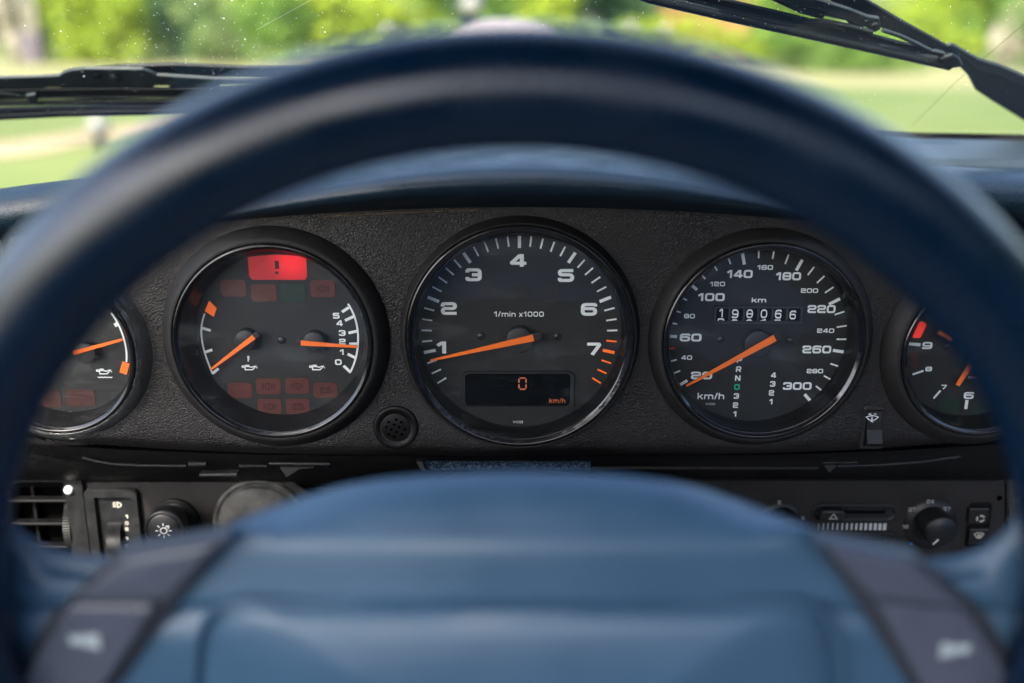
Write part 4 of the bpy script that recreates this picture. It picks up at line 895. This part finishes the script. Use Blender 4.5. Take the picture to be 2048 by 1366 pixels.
# ------------------------------------------------------------------ steering wheel
SW = Thing('steering_wheel', 'navy leather steering wheel out of focus in front of the gauges', 'steering wheel', WF, (0, 0, 0))
mb = MB(); RR = .174; rt = .0155; rows = []
for i in range(160):
    th = 2 * math.pi * i / 160; rows.append([Vector(((RR + rt * math.cos(a)) * math.cos(th), (RR + rt * math.cos(a)) * math.sin(th), rt * 1.05 * math.sin(a))) for a in [2 * math.pi * k / 40 for k in range(40)]])
mb.grid(rows, closeu=True, closev=True); SW.part('rim', mb, M['leather'])
def curve(x):
    return -.016 * (1 - math.cos(math.pi * min(abs(x), .15) / .15)) / 2
def cv(px):
    return curve((px - 1035) * .000157)
def hub_body():
    mb = MB()
    bx = [-80, 0, 15, 45, 80, 120, 180, 250, 330, 430, 520, 600, 680, 760, 860, 960, 1040, 1140, 1240, 1330, 1400, 1480, 1560, 1620, 1700, 1760, 1850, 1920, 1970, 2010, 2040, 2130]
    by = [960, 1000, 1030, 1064, 1088, 1102, 1112, 1112, 1098, 1060, 1022, 995, 972, 958, 949, 944, 942, 944, 950, 960, 975, 1000, 1030, 1054, 1090, 1108, 1118, 1110, 1092, 1062, 1020, 960]
    kx = [-80, 430, 600, 1030, 1500, 1640, 2130]
    xs_ = list(np.linspace(-70, 2120, 110)); rows = []
    def row(fn): rows.append([WF.at(x, fn(x)[0], fn(x)[1] + cv(x)) for x in xs_])
    sm = lambda x: interp(x, bx, by)
    dome = lambda x: max(0.0, min(1.0, (1070 - sm(x)) / 60)) if 300 < x < 1760 else 0
    sd = lambda x: max(0, 1 - min(abs(x - 40), abs(x - 2030), abs(x + 40), abs(x - 2110)) / 130)          # sinks where it meets the rim
    nb = lambda x, v: v - .006 * 0
    crease = lambda x: sm(x) + 14 + dome(x) * max(0, 1052 - sm(x))
    row(lambda x: (sm(x) + 60, -.070)); row(lambda x: (sm(x) + 14, -.056)); row(lambda x: (sm(x), -.019 * dome(x) - .008 * (1 - dome(x))))
    row(lambda x: (sm(x) + .33 * (crease(x) - sm(x)), -.0125 * dome(x) - .005 * (1 - dome(x)))); row(lambda x: (sm(x) + .72 * (crease(x) - sm(x)), -.0060 * dome(x) - .002 * (1 - dome(x))))
    row(lambda x: (crease(x), -.0030)); row(lambda x: (crease(x) + 18, -.0006))
    row(lambda x: (max(1110, crease(x) + 38), .0008)); row(lambda x: (1148, .0022)); row(lambda x: (1180, .0032)); row(lambda x: (1200, .0042)); row(lambda x: (1209, .0038)); row(lambda x: (1217, .0016)); row(lambda x: (1226, .0018)); row(lambda x: (1240, .0044))
    for y, n_ in ((1300, .0046), (1380, .0050), (1480, .0050), (1600, .0060), (1700, .0020), (1760, -.004), (1800, -.016), (1780, -.03)):
        row(lambda x, y=y, n_=n_: (min(y, 1275 + 1.5 * max(0, x + 10), 1275 + 1.5 * max(0, 2060 - x)) + (y - 1300) * .002, n_ - .02 * max(0, (y - (1275 + 1.5 * max(0, x + 10))) / 400 if x < 200 else (y - (1275 + 1.5 * max(0, 2060 - x))) / 400 if x > 1860 else 0)))
    mb.grid(rows); return mb
SW.part('hub', hub_body(), M['pad'], label='broad blue hub with spokes running out to the rim')
# raised outline and cushion of the centre cover
op = rnd([WF.at(372, 1232, .007), WF.at(1700, 1232, .007), WF.at(1760, 1700, .007), WF.at(330, 1700, .007)], .022, 10)
mb = MB(); ins = []
cen = sum(op, Vector((0, 0))) / len(op)
sc_ = lambda k: [cen + (p - cen) * k for p in op]
rows = []
for k, n_ in ((1.0, .0055), (.997, .0074), (.990, .0084), (.982, .0082), (.974, .0056), (.962, .0050), (.950, .0078), (.935, .0092), (.88, .0112), (.80, .0130), (.5, .0168), (.05, .0178)):
    rows.append([Vector((p.x, p.y, n_ + curve(p.x))) for p in sc_(k)])
mb.grid(rows, 0, True, closeu=True); mb.add(rows[-1], [list(range(len(rows[-1])))])
SW.part('centre_cover', mb, M['pad'], label='padded centre cover with a moulded border')
def bend(mb):
    for v in mb.v: v.z += curve(v.x)
    return mb
pxw = lambda pts, n_: [WF.at(p[0], p[1], n_ + cv(p[0])) for p in pts]
for base, upper, lower, hc, fl in (
    ([(236, 1110), (462, 1072), (345, 1215), (215, 1400), (5, 1400), (95, 1240)], [(252, 1120), (436, 1090), (330, 1200), (150, 1200)], [(140, 1212), (312, 1212), (196, 1392), (24, 1392)], (172, 1280), 1),
    ([(1628, 1082), (1836, 1120), (1970, 1225), (2070, 1400), (1835, 1400), (1712, 1200)], [(1655, 1096), (1823, 1128), (1930, 1215), (1748, 1198)], [(1756, 1210), (1940, 1228), (2045, 1392), (1856, 1392)], (1908, 1298), -1)):
    mb = MB(); mb.prism(rnd(pxw(base, .007), .002), .000, .0072, bevel=.0006); H_ = SW.part('horn_surround', bend(mb), M['seam'])
    mb = MB(); mb.prism(rnd(pxw(upper, .0090), .003), .006, .0090, bevel=.0012); SW.part('trim_plate', bend(mb), M['plate'], H_)
    mb = MB(); mb.prism(rnd(pxw(lower, .0110), .003), .006, .0110, bevel=.0012); B_ = SW.part('horn_button', bend(mb), M['plate'], H_)
    mb = MB(); c = WF.at(*hc, .0115 + cv(hc[0])); q = fl * .0048
    mb.ribbon([(c.x - q, c.y + .0006), (c.x - q * .2, c.y + .0006)], .0036, .0124); mb.add([Vector((c.x - q * .2, c.y + .0020, .0125)), Vector((c.x - q * .2, c.y - .0012, .0125)), Vector((c.x + q, c.y - .0030, .0125)), Vector((c.x + q, c.y + .0036, .0125))], [(0, 1, 2, 3)])
    SW.part('trumpet_symbol', bend(mb), mat('horn_symbol_paint', (.32, .39, .43), .4), H_)

# ------------------------------------------------------------------ windscreen and wipers
scr = Thing('windscreen', 'raked glass windscreen dotted with dried water specks', 'windscreen', GF, (0, 0, 0))
mb = MB(); mb.add([(-.55, -.02, 0), (1.25, -.02, 0), (1.15, .47, 0), (-.45, .47, 0)], [(0, 1, 2, 3)]); scr.part('glass', mb, glass('windscreen_glass', 1, .004, 0, tint=(.95, .975, .96)))
mb = MB(); rs = random.Random(3)
for i in range(2000):
    x = rs.uniform(-30, 2080); y = 290 * rs.random() ** 1.6 - 5
    if rs.random() < .35: x = rs.gauss(400, 160); y = rs.gauss(90, 50)
    p = GF.at(x, y, .0006); r_ = .00010 + .00024 * rs.random() ** 5
    if rs.random() < .006: r_ = .0006
    n_ = 6; mb.add([Vector((p.x + r_ * math.cos(k), p.y + r_ * 1.1 * math.sin(k), p.z)) for k in [6.283 * j / n_ for j in range(n_)]], [list(range(n_))])
scr.part('dried_specks', mb, M['speck'], kind='stuff')
mb = MB(); mb.ribbon([GF.at(512, 60, .0006), GF.at(640, -10, .0006)], .00008, .0006); scr.part('scratch', mb, M['speck'])
mb = MB(); mb.ribbon([GF.at(1826, 250, .0006), GF.at(1905, 170, .0006), GF.at(2048, 48, .0006), GF.at(2120, -20, .0006)], .0003, .0006); scr.part('antenna_wire', mb, M['wiperblack'])

def wz(T, name, pts, z0, z1, m, parent=None, bevel=.0012, rd=0):
    z1 = z0 + min(z1 - z0, .0022); bevel = min(bevel, .0008); P = pxs(GF, pts, z0)
    # chamfer the face turned to the driver
    mb = MB(); mb.prism(rnd(P, rd, 3) if rd else P, z1, z0, bevel=bevel); return T.part(name, mb, m, parent)
def wline(T, name, pts, r, z, m, parent=None, flat=1.0):
    mb = MB(); mb.tube([GF.at(x, y, z) for x, y in pts], r, 8, flat=flat); return T.part(name, mb, m, parent)
L = Thing('windscreen_wiper', 'wiper lying flat along the bottom of the windscreen on the left', 'wiper', GF, GF.at(600, 160, .01), 'windscreen wipers')
wz(L, 'wiper_arm', [(185, 139), (240, 134), (350, 131), (470, 136), (590, 139), (800, 150), (1100, 175), (1100, 200), (800, 172), (590, 160), (440, 155), (300, 151)], .020, .028, M['wiperblack'])
bl = wz(L, 'blade_bridge', [(-200, 166), (0, 157), (85, 154.5), (118, 153), (128, 146), (145, 141.5), (170, 139), (285, 140), (302, 146), (314, 152), (400, 157.5), (520, 165), (620, 172), (520, 170), (410, 172), (300, 172.5), (90, 175.5), (0, 177), (-200, 186)], .012, .019, M['wiper'])
for x0, x1 in ((-200, 90), (119, 308), (338, 440)):
    wz(L, 'bridge_web', [(x0, 172 + (-x0 * .03 if x0 < 0 else 0)), (x1, 171), (x1, 183), (x0, 184 + (-x0 * .03 if x0 < 0 else 0))], .013, .017, M['wiperblack'], bl, bevel=.0005)
wz(L, 'blade_carrier', [(-200, 192), (0, 182), (200, 179), (430, 179), (560, 178), (620, 180), (560, 192), (400, 197), (0, 200), (-200, 208)], .010, .016, M['wiperblack'])
wline(L, 'blade_rail', [(-200, 205), (-80, 201), (0, 198.5), (150, 194.5), (300, 194), (400, 195), (620, 194)], .0009, .010, M['wiper'])
rb_ = wline(L, 'blade_rubber', [(-200, 216), (0, 207), (200, 203), (400, 203), (620, 199)], .0020, .008, M['wiperblack'])
wline(L, 'rubber_rib', [(-200, 229), (0, 219), (200, 214), (400, 212), (620, 208)], .0018, .006, M['wiperblack'], rb_)
wline(L, 'rubber_lip', [(-200, 244), (0, 232), (120, 226), (250, 223), (400, 220.5), (620, 216)], .0030, .0035, M['wiperblack'], rb_)
wline(L, 'blade_yoke', [(-160, 190), (0, 186.5), (25, 188), (50, 192), (66, 197)], .0012, .009, M['wiper'])
wz(L, 'blade_claw', [(52, 193), (70, 190), (76, 199), (74, 206), (60, 207)], .005, .010, M['wiper'], bevel=.0005)
mb = MB(); mb.lathe(GF.at(195, 152.5, .012), [(.0028, .0121), (.0027, .0114), (.0022, .0113), (.00001, .0116)], 24); L.part('rivet_hole', mb, M['black'], bl)
mb = MB(); mb.lathe(GF.at(230, 152.5, .012), [(.0034, .0121), (.0033, .0108), (.0028, .0102), (.00001, .0100)], 28); L.part('rivet', mb, M['wiper'], bl)

Rw = Thing('windscreen_wiper', 'wiper standing diagonally across the upper right of the windscreen', 'wiper', GF, GF.at(2000, 180, .01), 'windscreen wipers')
wz(Rw, 'wiper_arm', [(1480, -130), (1728, 0), (1812, 49), (1894, 94), (1900, 92), (1957.6, 122), (2000, 134), (2046, 155), (2150, 215), (2200, 300), (2140, 300), (2046, 241), (1981, 201), (1950, 180), (1934, 150), (1918, 134), (1862, 106), (1766, 58), (1655, 0), (1410, -130)], .020, .032, M['wiperblack'], bevel=.003)
wz(Rw, 'arm_cap', [(1896, 92), (1903, 90), (1958, 121), (2000, 133), (2046, 153), (2150, 212), (2150, 236), (2046, 172), (2000, 150), (1955, 140), (1930, 118)], .017, .024, M['wiper'], bevel=.002)
br = wz(Rw, 'blade_bridge', [(1430, -75), (1560, -14), (1640, 2), (1700, 21), (1735, 35), (1758, 38.6), (1762, 58.5), (1750, 66), (1728, 54), (1700, 42), (1640, 20), (1560, 3), (1420, -52)], .012, .019, M['wiper'])
wz(Rw, 'bridge_web', [(1500, -36), (1540, -24), (1700, 33), (1728, 56), (1700, 52), (1692, 42), (1650, 33), (1645, 40), (1600, 28), (1520, -10)], .013, .016, M['wiperblack'], br, bevel=.0005)
mb = MB(); mb.lathe(GF.at(1748, 48, .012), [(.0026, .0121), (.0025, .0108), (.0019, .0101), (.0009, .0104), (.00001, .0110)], 24); Rw.part('rivet', mb, M['wiper'], br)
wline(Rw, 'blade_yoke', [(1765, 60), (1800, 72), (1830, 86), (1862, 102), (1882, 112)], .0013, .009, M['wiper'])
wline(Rw, 'blade_yoke', [(1745, 64), (1700, 52), (1650, 42), (1604, 40)], .0013, .009, M['wiper'])
wz(Rw, 'blade_claw', [(1868, 103), (1888, 108), (1893, 116), (1878, 117)], .005, .010, M['wiper'], bevel=.0005)
wz(Rw, 'blade_end', [(1880, 119), (1905, 112), (1918, 118), (1926, 134), (1896, 139), (1876, 134)], .003, .012, M['wiperblack'], bevel=.001)
wz(Rw, 'blade_carrier', [(1150, -90), (1300, -32), (1560, 28), (1780, 82), (1905, 114), (1905, 122), (1780, 95), (1560, 44), (1300, -14), (1150, -66)], .008, .014, M['wiperblack'])
wline(Rw, 'blade_rail', [(1150, -72), (1300, -20), (1450, 16), (1614, 53), (1780, 89), (1905, 119)], .0009, .008, M['wiper'])
rb_ = wline(Rw, 'blade_rubber', [(1150, -64), (1300, -11), (1450, 24), (1614, 60), (1780, 97), (1905, 125)], .0020, .0065, M['wiper'])
wline(Rw, 'rubber_lip', [(1150, -56), (1300, -2), (1450, 33), (1614, 69), (1780, 106), (1900, 133)], .0026, .0035, M['wiperblack'], rb_)
mb = MB()
for i in range(14):
    p = GF.at(1781 + rs.uniform(-8, 9), 112 + rs.uniform(-2, 4), .004); mb.add([p, p + Vector((rs.uniform(-.002, .002), rs.uniform(-.002, .001), 0)), p + Vector((rs.uniform(-.002, .002), rs.uniform(-.001, .001), .0005))], [(0, 1, 2)])
Rw.part('leaf_scrap', mb, mat('dead_leaf', (.12, .04, .015), .8))

# ------------------------------------------------------------------ unseen car shell round the camera, added and shaped to set the cabin light
car = Thing('added_cabin_shell', 'unseen car cabin shell added for the light, with roof, doors and roof opening', 'car', XF, (0.35, -.6, 0.12))
def box(mb, x0, x1, y0, y1, z0, z1, mi=0):
    v = [(x, y, z) for x in (x0, x1) for y in (y0, y1) for z in (z0, z1)]
    mb.add(v, [(0, 1, 3, 2), (4, 6, 7, 5), (0, 4, 5, 1), (2, 3, 7, 6), (0, 2, 6, 4), (1, 5, 7, 3)], mi)
ROOF = 1.27
SR = (-.44, 1.12, -1.72, -.78)      # added opening in the roof, lets light in from behind: x0, x1, y0, y1
mb = MB(); box(mb, -.46, 1.16, SR[3], -.15, ROOF, ROOF + .03); box(mb, -.46, 1.16, -1.75, SR[2], ROOF, ROOF + .03)
box(mb, -.46, SR[0], SR[2], SR[3], ROOF, ROOF + .03); box(mb, SR[1], 1.16, SR[2], SR[3], ROOF, ROOF + .03); car.part('roof', mb, [M['lining']])
for dz0, x0, x1 in ((.86, -.56, -.50), (.99, 1.20, 1.26)):  # unseen doors added; heights differ to let in more light from the left
    mb = MB(); box(mb, x0, x1, -1.9, .45, .25, dz0); car.part('door', mb, M['body'])
mb = MB(); box(mb, -.5, 1.2, -1.9, -1.84, .25, 1.14); car.part('rear_bulkhead', mb, M['lining'])
mb = MB(); box(mb, -.5, 1.2, -1.9, .45, .16, .20); car.part('floor', mb, M['lining'])
for x in (-.50, 1.16):
    mb = MB(); box(mb, x, x + .04, -1.75, -1.55, .90, ROOF); car.part('rear_pillar', mb, M['lining'])
mb = MB(); mb.tube([(-.50, .30, .93), (-.46, -.15, ROOF + .01)], .022); car.part('front_pillar', mb, M['lining'])
mb = MB(); mb.tube([(1.20, .30, .93), (1.16, -.15, ROOF + .01)], .022); car.part('front_pillar', mb, M['lining'])

mb = MB(); box(mb, -.5, 1.2, .085, .215, .78, .900); car.part('cowl', mb, [M['black']])  # unseen panel added to darken what the windscreen mirrors
mb = MB(); box(mb, -.5, 1.2, .215, 1.7, .45, .70); car.part('bonnet', mb, [M['body']])  # out of view, put in for the light only
# ------------------------------------------------------------------ outdoors
def outdoor_mat(name, stops, scale, rough=.9):
    m = mat(name, (.1, .2, .02), rough, .2); n = m.node_tree.nodes; l = m.node_tree.links; b = n['Principled BSDF']
    tc = n.new('ShaderNodeTexCoord'); t = n.new('ShaderNodeTexNoise'); t.inputs['Scale'].default_value = scale; t.inputs['Detail'].default_value = 6
    l.new(tc.outputs['Object'], t.inputs['Vector']); cr = n.new('ShaderNodeValToRGB'); e = cr.color_ramp.elements
    e[0].position, e[0].color = stops[0][0], stops[0][1] + (1,); e[1].position, e[1].color = stops[-1][0], stops[-1][1] + (1,)
    for p, c in stops[1:-1]: x = e.new(p); x.color = c + (1,)
    l.new(t.outputs['Fac'], cr.inputs[0]); l.new(cr.outputs[0], b.inputs['Base Color']); return m
def G(px, py, h=0.0):                         # where the sight line of a photo position meets the height h
    return XF.at(px, py, h)
mb = MB(); mb.add([(-900, -900, 0), (900, -900, 0), (900, 900, 0), (-900, 900, 0)], [(0, 1, 2, 3)])
single('lawn', mb, outdoor_mat('lawn_grass', [(.3, (.060, .092, .018)), (.5, (.082, .112, .026)), (.7, (.110, .132, .038))], .35), 'sunlit green lawn in front of the car', None, kind='structure')
mb = MB(); far = [G(-500, 178), G(500, 178), G(1100, 176), G(1700, 178), G(2500, 180)]; near = [G(x, 122 + 14 * x / 2048) for x in (-500, 500, 1100, 1700, 2500)]
mb.add([Vector((p.x, p.y, .006)) for p in far + list(reversed(near))], [list(range(10))])
single('dry_grass_strip', mb, outdoor_mat('dry_grass', [(.3, (.15, .15, .06)), (.7, (.20, .19, .085))], .8), 'pale dry grass strip at the foot of the hedge', None, kind='structure')
mb = MB(); pts = [(-200, 330), (60, 312), (180, 285), (420, 262), (700, 270), (1000, 295), (1400, 310), (1400, 270), (1000, 262), (700, 250), (420, 238), (180, 262), (20, 285), (-200, 300)]
mb.prism(rnd([G(*p) for p in pts], .3), -.02, .010); single('sandy_path', mb, outdoor_mat('pale_sand', [(.3, (.20, .15, .09)), (.7, (.26, .20, .12))], 2), 'pale sandy path curving across the lawn', None, kind='structure')

LEAF = {}
def leafmat(name, a, b):
    if name not in LEAF: LEAF[name] = outdoor_mat(name, [(.35, a), (.65, b)], 1.3, .6)
    return LEAF[name]
def crown(c, r, n, size, seed, lumps=9):
    g = np.random.default_rng(seed); cen = g.normal(size=(lumps, 3)); cen /= np.linalg.norm(cen, axis=1)[:, None]; cen *= g.uniform(.35, .75, (lumps, 1)); cen[:, 2] = g.uniform(-.62, .62, lumps)
    lr = g.uniform(.32, .55, lumps); k = g.integers(0, lumps, n); d = g.normal(size=(n, 3)); d /= np.linalg.norm(d, axis=1)[:, None]
    p = (cen[k] + d * (lr[k] * g.uniform(.6, 1, n) ** .5)[:, None]) * np.array(r) + np.array(c)
    p[:, 2] = np.maximum(p[:, 2], .03)
    u = g.normal(size=(n, 3)); u /= np.linalg.norm(u, axis=1)[:, None]; w_ = np.cross(u, d + g.normal(size=(n, 3)) * .5); w_ /= np.linalg.norm(w_, axis=1)[:, None]
    s = size * g.uniform(.6, 1.3, (n, 1)); vs_ = np.stack([p - u * s, p + w_ * s * .6, p + u * s, p - w_ * s * .6], 1).reshape(-1, 3)
    return vs_, np.arange(4 * n).reshape(-1, 4)
def bush(px, base_y, wpx, hpx, a, b, name, label, cat, group, seed, n=2200, trunk=False, lift=0, depth=0):
    g = G(px, base_y); g = Vector((g.x * (1 + depth), g.y + (g.y - CAM.y) * depth, 0)); dist = (g - CAM).length; w_ = wpx * dist / FPX; h = hpx * dist / FPX
    T = Thing(name, label, cat, XF, g, group)
    vs_, fs = crown((0, 0, h * (.5 + lift * .5)), (w_ / 2, w_ / 2.4, h * (.62 - lift * .25)), n, max(.06, h * .045), seed)
    me = bpy.data.meshes.new('crown'); me.from_pydata(vs_.tolist(), [], fs.tolist()); me.materials.append(leafmat(*a)); o = bpy.data.objects.new('crown', me); COL.objects.link(o); o.parent = T.e
    mb = MB(); hh = h * (.75 if trunk else .45)
    mb.tube([(0, 0, -.1), (.03 * h, 0, hh * .5), (-.02 * h, .02 * h, hh)], [h * .035, h * .026, h * .012], 7)
    for q in range(4): an = q * 1.7 + seed; mb.tube([(0, 0, hh * .4), (math.cos(an) * w_ * .2, math.sin(an) * w_ * .2, hh * 1.0)], [h * .014, h * .006], 5)
    o2 = mb.build('trunk', M['bark'], T.e)
M['bark'] = mat('bark', (.08, .05, .035), .9, .2, var=.3, vscale=8)
YG = ('yellow_green_leaves', (.12, .18, .008), (.22, .28, .015)); MG = ('mid_green_leaves', (.07, .14, .016), (.13, .22, .03)); DG = ('dark_green_leaves', (.020, .050, .018), (.045, .085, .028)); PG = ('pale_green_leaves', (.10, .16, .04), (.18, .24, .08)); CR = ('cream_blossom', (.34, .31, .22), (.46, .42, .32))
BG = 'shrubs and trees along the far side of the lawn'
specs = [  # px, base, width, height, leaves, label
 (20, 128, 150, 150, DG, 'dark green tree at the far left behind the cream blossom shrub', .5),
 (48, 126, 70, 120, CR, 'cream blossoming shrub at the top left corner', 0),
 (150, 126, 190, 170, YG, 'yellow green shrub beside the cream blossom', .02),
 (245, 127, 180, 130, YG, 'rounded lime shrub over the left wiper pivot', 0),
 (190, 124, 260, 210, MG, 'tall mid green tree behind the lime shrubs on the left', .45),
 (345, 128, 120, 110, DG, 'dark leaf clump put in for the shadowed gap between lime and pale shrubs', .10),  # dark leaf colour stands for shade between the shrubs
 (350, 120, 200, 230, DG, 'dark tall tree behind the left shrubs', .6),
 (430, 128, 190, 125, PG, 'pale green shrub right of the dark gap', .02),
 (540, 130, 220, 140, MG, 'mid green shrub in front of the yellow hedge', 0),
 (620, 125, 330, 220, YG, 'wide yellow hedge shrub behind the left of the wheel rim', .20),
 (800, 130, 260, 150, YG, 'bright lime shrub above the rim left of centre', .05),
 (955, 126, 110, 190, DG, 'narrow dark tree above the top of the wheel', .25),
 (1030, 128, 190, 160, MG, 'soft green bush above the pale boulder', .30),
 (1100, 128, 180, 170, YG, 'lime bush right of the pale boulder', .10),
 (1220, 124, 220, 220, DG, 'dark green tree above the rim right of centre', .40),
 (1300, 135, 240, 100, YG, 'low lime bush in front of the dark tree', .02),
 (1490, 140, 260, 90, YG, 'low yellow bush under the right wiper blade', 0),
 (1620, 143, 240, 78, MG, 'low green clipped bush below the right wiper', .0),
 (1760, 144, 240, 76, MG, 'low green clipped bush near the wiper arm', .0),
 (1840, 132, 260, 110, YG, 'yellow bush rising behind the clipped ones', .15),
 (1600, 130, 300, 190, MG, 'green tree behind the right wiper blade', .50),
 (1960, 130, 240, 220, MG, 'large green tree in the upper right corner', .35),
 (2040, 146, 160, 130, PG, 'pale green shrub at the right edge', .02),
 (2010, 130, 60, 90, CR, 'cream flowering stem cluster above the wiper arm pivot', -.03),
]
specs += [(150, 112, 420, 260, MG, 'broad soft green tree far behind the left shrubs', 1.3), (560, 112, 420, 280, YG, 'broad yellow green tree far behind the wide hedge shrub', 1.3), (930, 112, 380, 300, MG, 'tall green tree far behind the boulder', 1.4),
 (1330, 114, 420, 280, MG, 'broad dark-trunked tree far behind the terracotta wall', 1.3), (1650, 116, 200, 150, PG, 'pale tree far behind the right wiper blade', 1.3), (1960, 116, 300, 260, MG, 'broad tree far behind the upper right corner', 1.3)]
for i, (px, by_, wd, ht, lf, lb, dp) in enumerate(specs):
    bush(px, by_, wd, ht, lf, None, 'tree' if ht > 155 else 'shrub', lb, 'tree' if ht > 155 else 'shrub', BG, 11 + i, n=2600 if ht > 155 else 2000, trunk=ht > 155, depth=dp)
T = Thing('sky_screen_hedge', 'unseen leafy hedge added behind and to the right of the car to block low sky', 'hedge', XF, (0, 0, 0))  # out of view, added to cut low sky light on the fascia
gq = np.random.default_rng(5); n = 9000; an = gq.uniform(R(262), R(390), n); rr_ = gq.uniform(8.5, 9.6, n); hz = 3.4 * gq.uniform(0, 1, n)
pq = np.stack([np.cos(an) * rr_, np.sin(an) * rr_, hz], 1); u = gq.normal(size=(n, 3)); u /= np.linalg.norm(u, axis=1)[:, None]; w2 = gq.normal(size=(n, 3)); w2 = np.cross(u, w2); w2 /= np.linalg.norm(w2, axis=1)[:, None]
vq = np.stack([pq - u * .13, pq + w2 * .10, pq + u * .13, pq - w2 * .10], 1).reshape(-1, 3)
me = bpy.data.meshes.new('foliage'); me.from_pydata(vq.tolist(), [], np.arange(4 * n).reshape(-1, 4).tolist()); me.materials.append(leafmat(*DG)); o = bpy.data.objects.new('foliage', me); COL.objects.link(o); o.parent = T.e
mb = MB(); mb.grid([[Vector((math.cos(a) * r_, math.sin(a) * r_, z)) for a in np.linspace(R(262), R(390), 61)] for r_, z in ((8.9, 0), (8.9, 3.2), (9.3, 3.2), (9.3, 0))]); T.part('inner_screen', mb, LEAF['dark_green_leaves'])
g = G(72, 127); T = Thing('garden_post', 'mauve grey garden post beside the cream blossom shrub', 'post', XF, g); mb = MB(); dist = (g - CAM).length; q = dist / FPX
mb.prism([(-16 * q, -16 * q), (16 * q, -16 * q), (16 * q, 16 * q), (-16 * q, 16 * q)], 0, 52 * q, bevel=.05); mb.v = [v + g for v in mb.v]; T.part('post_body', mb, mat('mauve_render', (.09, .075, .085), .8))
# terracotta wall piece seen under the right wiper
g = G(1400, 139); dist = (g - CAM).length; q = dist / FPX; mb = MB(); g2 = g + (g - CAM) * .06; g2.z = 0
box(mb, g2.x - 75 * q, g2.x + 95 * q, g2.y, g2.y + .6, 0, 112 * q); box(mb, g2.x - 80 * q, g2.x + 100 * q, g2.y - .1, g2.y + .7, 112 * q, 120 * q)
single('garden_wall', mb, mat('terracotta', (.27, .11, .06), .8, .2, var=.2, vscale=3), 'terracotta coloured low wall under the right wiper blade', 'wall', XF, g2)
# boulder, garden lamps, and pale balls added for blurred glints
g = G(1010, 150); dist = (g - CAM).length; q = dist / FPX; mb = MB(); rows = []
for i in range(13):
    ph = math.pi / 2 * i / 12; rows.append([Vector((g.x + 118 * q * math.cos(ph) ** .7 * math.cos(t), g.y + 60 * q * math.cos(ph) * math.sin(t), 96 * q * math.sin(ph) + .02 * math.sin(5 * t + i))) for t in np.linspace(0, 2 * math.pi, 33)[:-1]])
mb.grid(rows, 0, True, closeu=True); single('boulder', mb, mat('pale_stone', (.22, .19, .185), .7, .3, var=.12, vscale=4), 'pale rounded boulder just above the top of the wheel rim', 'boulder', XF, g)
def ball_on_post(px, py_ball, py_base, rpx, label):
    g = G(px, py_base); dist = (g - CAM).length; q = dist / FPX; T = Thing('lamp_or_glint_ball', label, 'lamp', XF, g, 'ball lamps on the lawn'); zc = (py_base - py_ball) * q; r_ = rpx * q
    mb = MB(); mb.lathe((g.x, g.y), [(r_ * .45, 0), (r_ * .42, zc * .35), (r_ * .25, zc - r_ * .9), (r_ * .4, zc - r_ * .85)], 16); T.part('ball_post', mb, M['black'])
    mb = MB(); mb.lathe((g.x, g.y), [(max(1e-5, r_ * math.cos(a)), zc + r_ * math.sin(a)) for a in np.linspace(-1.3, math.pi / 2, 14)], 24); T.part('globe', mb, mat('white_globe', (.18, .175, .155), .4))
ball_on_post(203, 258, 302, 20, 'white globe garden lamp on a dark foot, left of the rim')
ball_on_post(944, 22, 150, 20, 'cream globe garden lamp left of the boulder')
ball_on_post(1258, 66, 170, 10, 'pale ball put in for a blurred glint right of the boulder above the rim')
ball_on_post(1325, 72, 175, 9, 'smaller pale ball put in for a blurred glint next to the right one')
ball_on_post(780, 70, 180, 10, 'pale ball put in for a blurred glint at the left shoulder of the rim')
